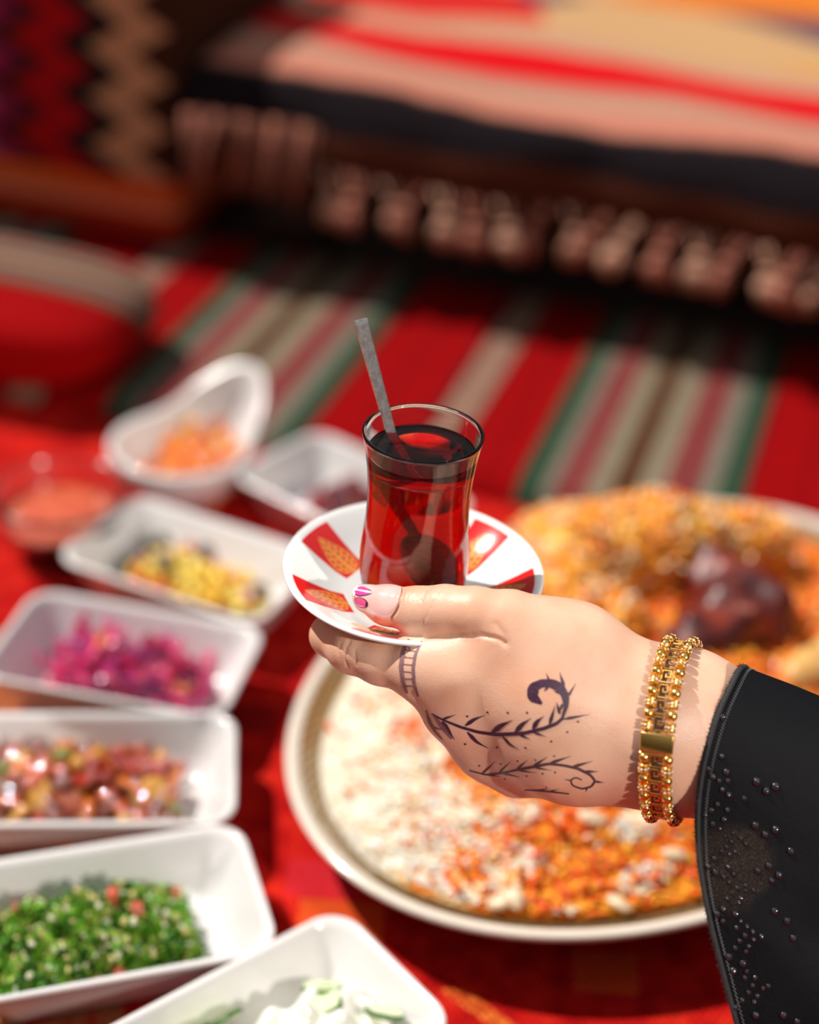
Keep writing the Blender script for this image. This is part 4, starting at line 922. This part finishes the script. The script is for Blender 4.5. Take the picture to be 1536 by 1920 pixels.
# ---------------------------------------------------------------- the black sleeve with its stones
slv = Mat('black_satin', (.004, .004, .0055), .6, **{'Specular IOR Level': .10})
co = slv.coord('Object'); f = slv.noise(slv.coord('Object', (1, 1, 1)), 1800, 2)
sheer = slv.n('ShaderNodeVectorMath', operation='DISTANCE'); slv.l(co, sheer.inputs[0]); sheer.inputs[1].default_value = tuple(at(1372, 1625, .692))   # sheer weave: the light coming through it is painted in as brown
slv.col(slv.mix(slv.ramp(slv.math('ADD', slv.math('MULTIPLY', sheer.outputs['Value'], 40), slv.math('MULTIPLY', slv.noise(co, 60, 2), .5)), [(.80, (1, 1, 1)), (1.0, (0, 0, 0))]), (.004, .004, .0055), slv.ramp(f, [(.45, (.007, .006, .006)), (.72, (.055, .032, .020))])))
slv.bump(slv.math('ADD', f, slv.noise(co, 120, 2)), .25, .0006)
near = [(1388, 1250, .706), (1368, 1285, .698), (1345, 1335, .693), (1326, 1395, .691), (1313, 1455, .691), (1306, 1520, .692), (1307, 1590, .692), (1316, 1660, .692), (1330, 1730, .692), (1350, 1810, .693), (1374, 1900, .695), (1400, 1990, .699), (1425, 2060, .705)]
farp = [(1440, 2085, .720), (1440, 2040, .742), (1425, 1940, .760), (1408, 1830, .772), (1392, 1720, .780), (1380, 1610, .783), (1376, 1510, .780), (1380, 1420, .772), (1390, 1340, .758), (1402, 1285, .740), (1402, 1258, .722)]
def smooth_loop(pts, m):
    P = np.array([at(*p) for p in pts]); n_ = len(P); out = []
    for i in range(m):
        t = i / m * n_; k = int(t); u = t - k; a, b, c, d = (P[(k + q) % n_] for q in (-1, 0, 1, 2))
        out.append(.5 * ((2 * b) + (-a + c) * u + (2 * a - 5 * b + 4 * c - d) * u * u + (-a + 3 * b - 3 * c + d) * u ** 3))
    return np.array(out)
M_ = 132; O = smooth_loop(near + farp, M_); ctr = O.mean(0)
along = at(1700, 1385, .705) - at(1388, 1250, .706); along /= np.linalg.norm(along)
gp_ = np.random.default_rng(8); ph = gp_.uniform(0, 6.28, 6)
def sleeve_row(s):
    t = np.arange(M_) / M_ * 2 * np.pi; fold_ = sum(.0016 * math.sin(s * 40 * (.3 + .2 * k) + ph[k]) * np.sin(t * (3 + k) + ph[-k] + s * 9) for k in range(4))
    out = O - ctr; rn = out / (np.linalg.norm(out, axis=1)[:, None] + 1e-9)
    return O + along * s + rn * (fold_ * min(1, s / .03))[:, None] + np.outer(np.ones(M_), np.array([0, 0, -.02])) * max(0, s - .05) * .5
SS = [0, .002, .005, .01, .016, .024, .034, .046, .06, .08, .10, .13, .17, .20]
rows = [sleeve_row(s) for s in SS]; ins = [r + (ctr + along * s - r) / np.linalg.norm(ctr + along * s - r, axis=1)[:, None] * .0007 for r, s in zip(rows, SS)]
V_, F_ = loft(ins[::-1] + rows); sleeve = mk('sleeve', V_, F_, slv.m, person); sleeve['label'] = 'wide black satin sleeve sewn with black stones'
sbv = BVHTree.FromPolygons([Vector(v) for v in np.concatenate(rows)], loft(rows)[1])
hemm = simple('black_braid', (.018, .018, .020), .8, .3, 500)
hp_ = np.concatenate([O, O[:1]]) + along * .0007; V_, F_ = tube(hp_, .0011, 8); hem = mk('hem', V_, F_, hemm, sleeve)
parts = []; hn = len(O)
for i in range(2600):
    t = i / 2600 * hn; k = int(t); u = t - k; p = O[k % hn] * (1 - u) + O[(k + 1) % hn] * u; out = (p - ctr); out /= np.linalg.norm(out)
    d = -along * gp_.uniform(.2, 1.0) + out * gp_.uniform(-.6, .7) + gp_.normal(size=3) * .35; d /= np.linalg.norm(d); sd = np.cross(d, gp_.normal(size=3)); sd /= np.linalg.norm(sd)
    l = gp_.uniform(.0010, .0021); parts.append((np.array([p - sd * .00016, p + sd * .00016, p + d * l]), [(0, 1, 2)]))
V_, F_ = merge(parts); fz = mk('hem_fuzz', V_, F_, hemm, sleeve, False); fz['kind'] = 'stuff'
# two rows of stitching beside the hem
stp = []
for i in range(M_ * 2):
    t = i / 2; k = int(t); u = t - k; R0, R1 = sleeve_row(.0042), sleeve_row(.0042)
    if i == 0: RA, RB = sleeve_row(.0036), sleeve_row(.0047)
    p = RA[k % M_] * (1 - u) + RA[(k + 1) % M_] * u; u2 = min(u + .35, 1); q = RB[k % M_] * (1 - u2) + RB[(k + 1) % M_] * u2
    nrm_ = (p - ctr) / np.linalg.norm(p - ctr) * .0002; stp.append(tube([p + nrm_, (p + q) / 2 + nrm_ * 2.2, q + nrm_], .00022, 4))
V_, F_ = merge(stp); st_ = mk('stitching', V_, F_, simple('grey_thread', (.06, .06, .065), .6), sleeve, False); st_['kind'] = 'stuff'
stone = Mat('black_stone', (.006, .006, .008), .06, **{'Specular IOR Level': .9, 'Coat Weight': 1.0, 'Coat Roughness': .02}); stone.col(stone.ramp(stone.noise(stone.coord('Object'), 700), [(.4, (.004, .004, .006)), (.7, (.012, .011, .014))]))
prs = [(1.02, 0, 8), (1.0, .22, 8), (.84, .58, 8), (.52, .88, 8), (.20, 1.0, 8)]
L = [np.array([(r * math.cos(2 * math.pi * (k + .5 * (i % 2)) / 8), r * math.sin(2 * math.pi * (k + .5 * (i % 2)) / 8), z) for k in range(8)]) for i, (r, z, _) in enumerate(prs)]
V_, F_ = loft(L, cap0=True, cap1=True)
stone_me = bpy.data.meshes.new('stone'); stone_me.from_pydata([tuple(v) for v in V_], [], F_); stone_me.polygons.foreach_set('use_smooth', [True] * len(stone_me.polygons)); stone_me.materials.append(stone.m)
ST = [(885,485,20),(882,670,18),(818,727,18),(838,765,20),(903,744,20),(868,785,16),(910,785,17),(885,825,17),(915,850,17),(1045,787,24),(1133,810,24),(1090,832,22),(988,866,16),(860,893,17),(832,921,18),(908,921,17),(803,945,15),(892,965,17),(838,985,18),(873,1010,14),(1040,993,22),(1133,1013,22),(1085,1035,20),(935,1028,12),(897,1043,12),(972,1055,13),(928,1068,13),(997,1080,14),(903,1092,13),(945,1117,14),(920,1130,12),(880,1113,12),(1205,1113,20),(847,1148,18),(818,1185,17),(912,1187,17),(852,1213,19),(938,1220,14),(892,1235,15),(917,1260,13),(1103,1182,20),(1050,1205,18),(1150,1225,20),(1115,1250,16),(955,1285,13),(995,1275,13),(930,1308,12),(995,1298,12),(1033,1297,13),(970,1332,14),(908,1337,13),(962,1353,12),(887,1383,18),(860,1408,20),(945,1407,18),(885,1440,16),(970,1440,13),(1000,1465,13),(950,1472,14),(1027,1490,15),(990,1508,15),(1068,1512,15),(1030,1527,14),(965,1533,15),(1008,1558,14),(945,1567,15),(995,1583,14),(915,1608,21),(980,1637,21),(935,1672,21),(998,1675,15),(990,1705,15),(1037,1705,15),(1025,1740,14),(1100,1744,14),(1075,1755,14),(1007,1775,15),(1048,1790,15),(1033,1818,15),(977,1811,15),(943,1845,20),(935,1893,18),(1040,1880,20),(1170,1880,20),(1130,1393,20),(1188,1440,20),(1217,1518,20),(1235,1910,18)]
for x, y, r in ST:
    X, Y = 1000 + x / 2.494, 1150 + y / 2.494; h, nn = cast(X, Y, sbv)
    if h is None: continue
    if nn.dot(Vector(FW)) > 0: nn = -nn
    o = bpy.data.objects.new('stone', stone_me); C.objects.link(o); o.parent = sleeve
    s = r / 2.494 * (h - Vector(EYE)).length / FPX * .95; nn = (nn + Vector(NP.normal(size=3) * .10)).normalized()
    o.matrix_local = Matrix.Translation(h - nn * .0003) @ nn.to_track_quat('Z', 'Y').to_matrix().to_4x4() @ Matrix.Rotation(NP.uniform(0, 6), 4, 'Z') @ Matrix.Diagonal((s, s, s * .92, 1))

# ---------------------------------------------------------------- gold bracelet
BC = at(1262, 1366, .7185); BA = .95 * RT - .10 * UP - .32 * FW; BA /= np.linalg.norm(BA)
e1 = UP - BA * (UP @ BA); e1 /= np.linalg.norm(e1); e2 = np.cross(BA, e1)     # e2 towards camera or away
if e2 @ FW > 0: e2 = -e2
def wrist_loop(off, lift, m=180):
    th = np.linspace(0, 2 * np.pi, m, endpoint=False); D_ = np.cos(th)[:, None] * e1 + np.sin(th)[:, None] * e2; c = BC + BA * off
    lo, hi = np.full(m, .010), np.full(m, .060)
    for _ in range(24):
        mid = (lo + hi) / 2; inside_ = hand_sdf(c + D_ * mid[:, None]) < 0; lo = np.where(inside_, mid, lo); hi = np.where(inside_, hi, mid)
    r = lo + lift
    return c, D_, r
rA = wrist_loop(-.0047, 0)[2]; rB = wrist_loop(.0047, 0)[2]; rM = np.maximum(np.maximum(rA, rB), wrist_loop(0, 0)[2])
def circ_smooth(r, k=9, it=4):
    for _ in range(it): r = np.mean([np.roll(r, s) for s in range(-k, k + 1)], axis=0)
    return r
rS = circ_smooth(np.maximum(rM, circ_smooth(rM)), 5, 2) + .0009
rS += np.maximum(0, (rM + .0006 - rS))
th = np.linspace(0, 2 * np.pi, 180, endpoint=False)
def on_band(a, off, lift=0.0):
    """a: arc length along the band, off: across it -> point, tangent, outward normal"""
    k = (a % LEN) / LEN * 180; i = int(k) % 180; u = k - int(k); P0, P1 = BP[i], BP[(i + 1) % 180]
    p = P0 * (1 - u) + P1 * u; t = BP[(i + 2) % 180] - BP[(i - 1) % 180]; t /= np.linalg.norm(t); nn = np.cross(BA, t); nn /= np.linalg.norm(nn)
    if nn @ (p - BC) < 0: nn = -nn
    return p + BA * off + nn * lift, t, nn
dirs = np.cos(th)[:, None] * e1 + np.sin(th)[:, None] * e2
raw = BC + dirs * rS[:, None]; seg = np.linalg.norm(np.roll(raw, -1, 0) - raw, axis=1); LEN = seg.sum(); cum_ = np.r_[0, np.cumsum(seg)]; rawc = np.concatenate([raw, raw[:1]])
BP = np.stack([np.interp(np.arange(180) / 180 * LEN, cum_, rawc[:, i]) for i in range(3)], 1)
brc = empty('bracelet', tuple(BC)); tag(brc, 'gold bracelet with two beaded rows and a key pattern on the wrist', 'bracelet')
iB = Matrix.Translation(-Vector(BC))
def place(o, p, t, nn, s=1.0):
    M = Matrix((tuple(t), tuple(np.cross(nn, t)), tuple(nn))).transposed().to_4x4(); M.translation = Vector(p) - Vector(BC)
    o.parent = brc; o.matrix_local = M @ Matrix.Diagonal((s, s, s, 1))
# where the clasp sits: the band point nearest the photo's clasp
cpx = to_px(BP + BA * 0); vis = dirs @ FW < 0
nrm2 = BP - BC; facing = (nrm2 @ FW) < 0
ic = int(np.argmin(np.where(facing, np.abs(cpx[:, 1] - 1392), 1e9))); A0 = ic / 180 * LEN
bead_me = meshes('bead', [ico(3, (.00225, .00225, .00225), 0, 0)], [gold])[0]
t_ = np.linspace(0, 2 * np.pi, 14, endpoint=False)
L = []
for i, (x, r) in enumerate(((-.0021, .0011), (-.0019, .0016), (-.0013, .0019), (-.0010, .00165), (-.0004, .0019), (.0004, .0019), (.0010, .00165), (.0013, .0019), (.0019, .0016), (.0021, .0011))):
    wob_ = r * (1 + .10 * np.where(np.arange(14) % 2 == 0, 1, -1)); L.append(np.c_[np.full(14, x), wob_ * np.cos(t_), wob_ * np.sin(t_)])
parts = [loft(L, cap0=True, cap1=True)]
for a in np.linspace(0, 2 * np.pi, 9, endpoint=False):
    for x in (-.0015, 0, .0015):
        v, f = ico(1, (.00042,) * 3); parts.append((v + np.array([x, .00195 * math.cos(a + x * 200), .00195 * math.sin(a + x * 200)]), f))
bar_me = meshes('spacer', [merge(parts)], [gold_dark])[0]
parts = []
for a in np.linspace(0, 2 * np.pi, 7, endpoint=False):
    v, f = ico(1, (.00055, .00055, .00055)); parts.append((v + np.array([0, .0019 * math.cos(a), .0019 * math.sin(a)]), f))
gem_me = meshes('stone_setting', [merge(parts)], [crystal], False)[0]
CL = .0042
for row, off in enumerate((-.0048, .0048)):
    nb = int((LEN - 2 * CL) / .0090); pit = (LEN - 2 * CL) / nb
    for i in range(nb):
        for k, me_ in ((.25, bead_me), (.75, bar_me)):
            p, t, nn = on_band(A0 + CL + (i + k) * pit, off, .0009)
            o = bpy.data.objects.new('bead' if me_ is bead_me else 'spacer', me_); C.objects.link(o); place(o, p, t, nn)
            if me_ is bar_me and i % 1 == 0:
                q_ = bpy.data.objects.new('stone_setting', gem_me); C.objects.link(q_); q_.parent = o
# key pattern links
def key_mesh():
    w_, h_ = .00075, .0009; seg_ = [((-.0030, -.0030), (.0030, -.0030)), ((-.0030, -.0030), (-.0030, .0016)), ((-.0030, .0016), (.0004, .0016)), ((.0004, .0016), (.0004, -.0008)), ((.0004, -.0008), (-.0012, -.0008)), ((.0030, -.0030), (.0030, .0030)), ((.0030, .0030), (-.0034, .0030))]
    parts = []
    for (x0, y0), (x1, y1) in seg_:
        v, f = box(abs(x1 - x0) + w_, abs(y1 - y0) + w_, h_, .25, 1); parts.append((v + np.array([(x0 + x1) / 2, (y0 + y1) / 2, 0]), f))
    for x in (-.003, 0, .003):
        for y in (-.0042, .0042):
            v, f = box(.0022, .0012, .0006, .2, 1); parts.append((v + np.array([x, y, -.0002]), f))
    return merge(parts)
V_, F_ = key_mesh(); V_ = V_ * np.array([.92, .76, 1]); key_me = meshes('key_link', [(V_, F_)], [gold_dark], False)[0]
nk = int((LEN - 2 * CL) / .0066); pit = (LEN - 2 * CL) / nk
for i in range(nk):
    p, t, nn = on_band(A0 + CL + (i + .5) * pit, 0, .0002); o = bpy.data.objects.new('key_link', key_me); C.objects.link(o); place(o, p, t, nn)
# clasp: a curved polished plate with a hinge bar
p, t, nn = on_band(A0, 0, .0014)
V_, F_ = box(.0082, .0136, .0022, .35, 3); V_[:, 2] -= V_[:, 0] ** 2 * 14; o = mk('clasp', V_, F_, gold); place(o, p, t, nn)
V_, F_ = box(.0014, .0140, .0016, .3, 2); c_ = mk('hinge_bar', V_ + np.array([-.0050 if (t @ UP) > 0 else .0050, 0, -.0006]), F_, gold); c_.parent = o
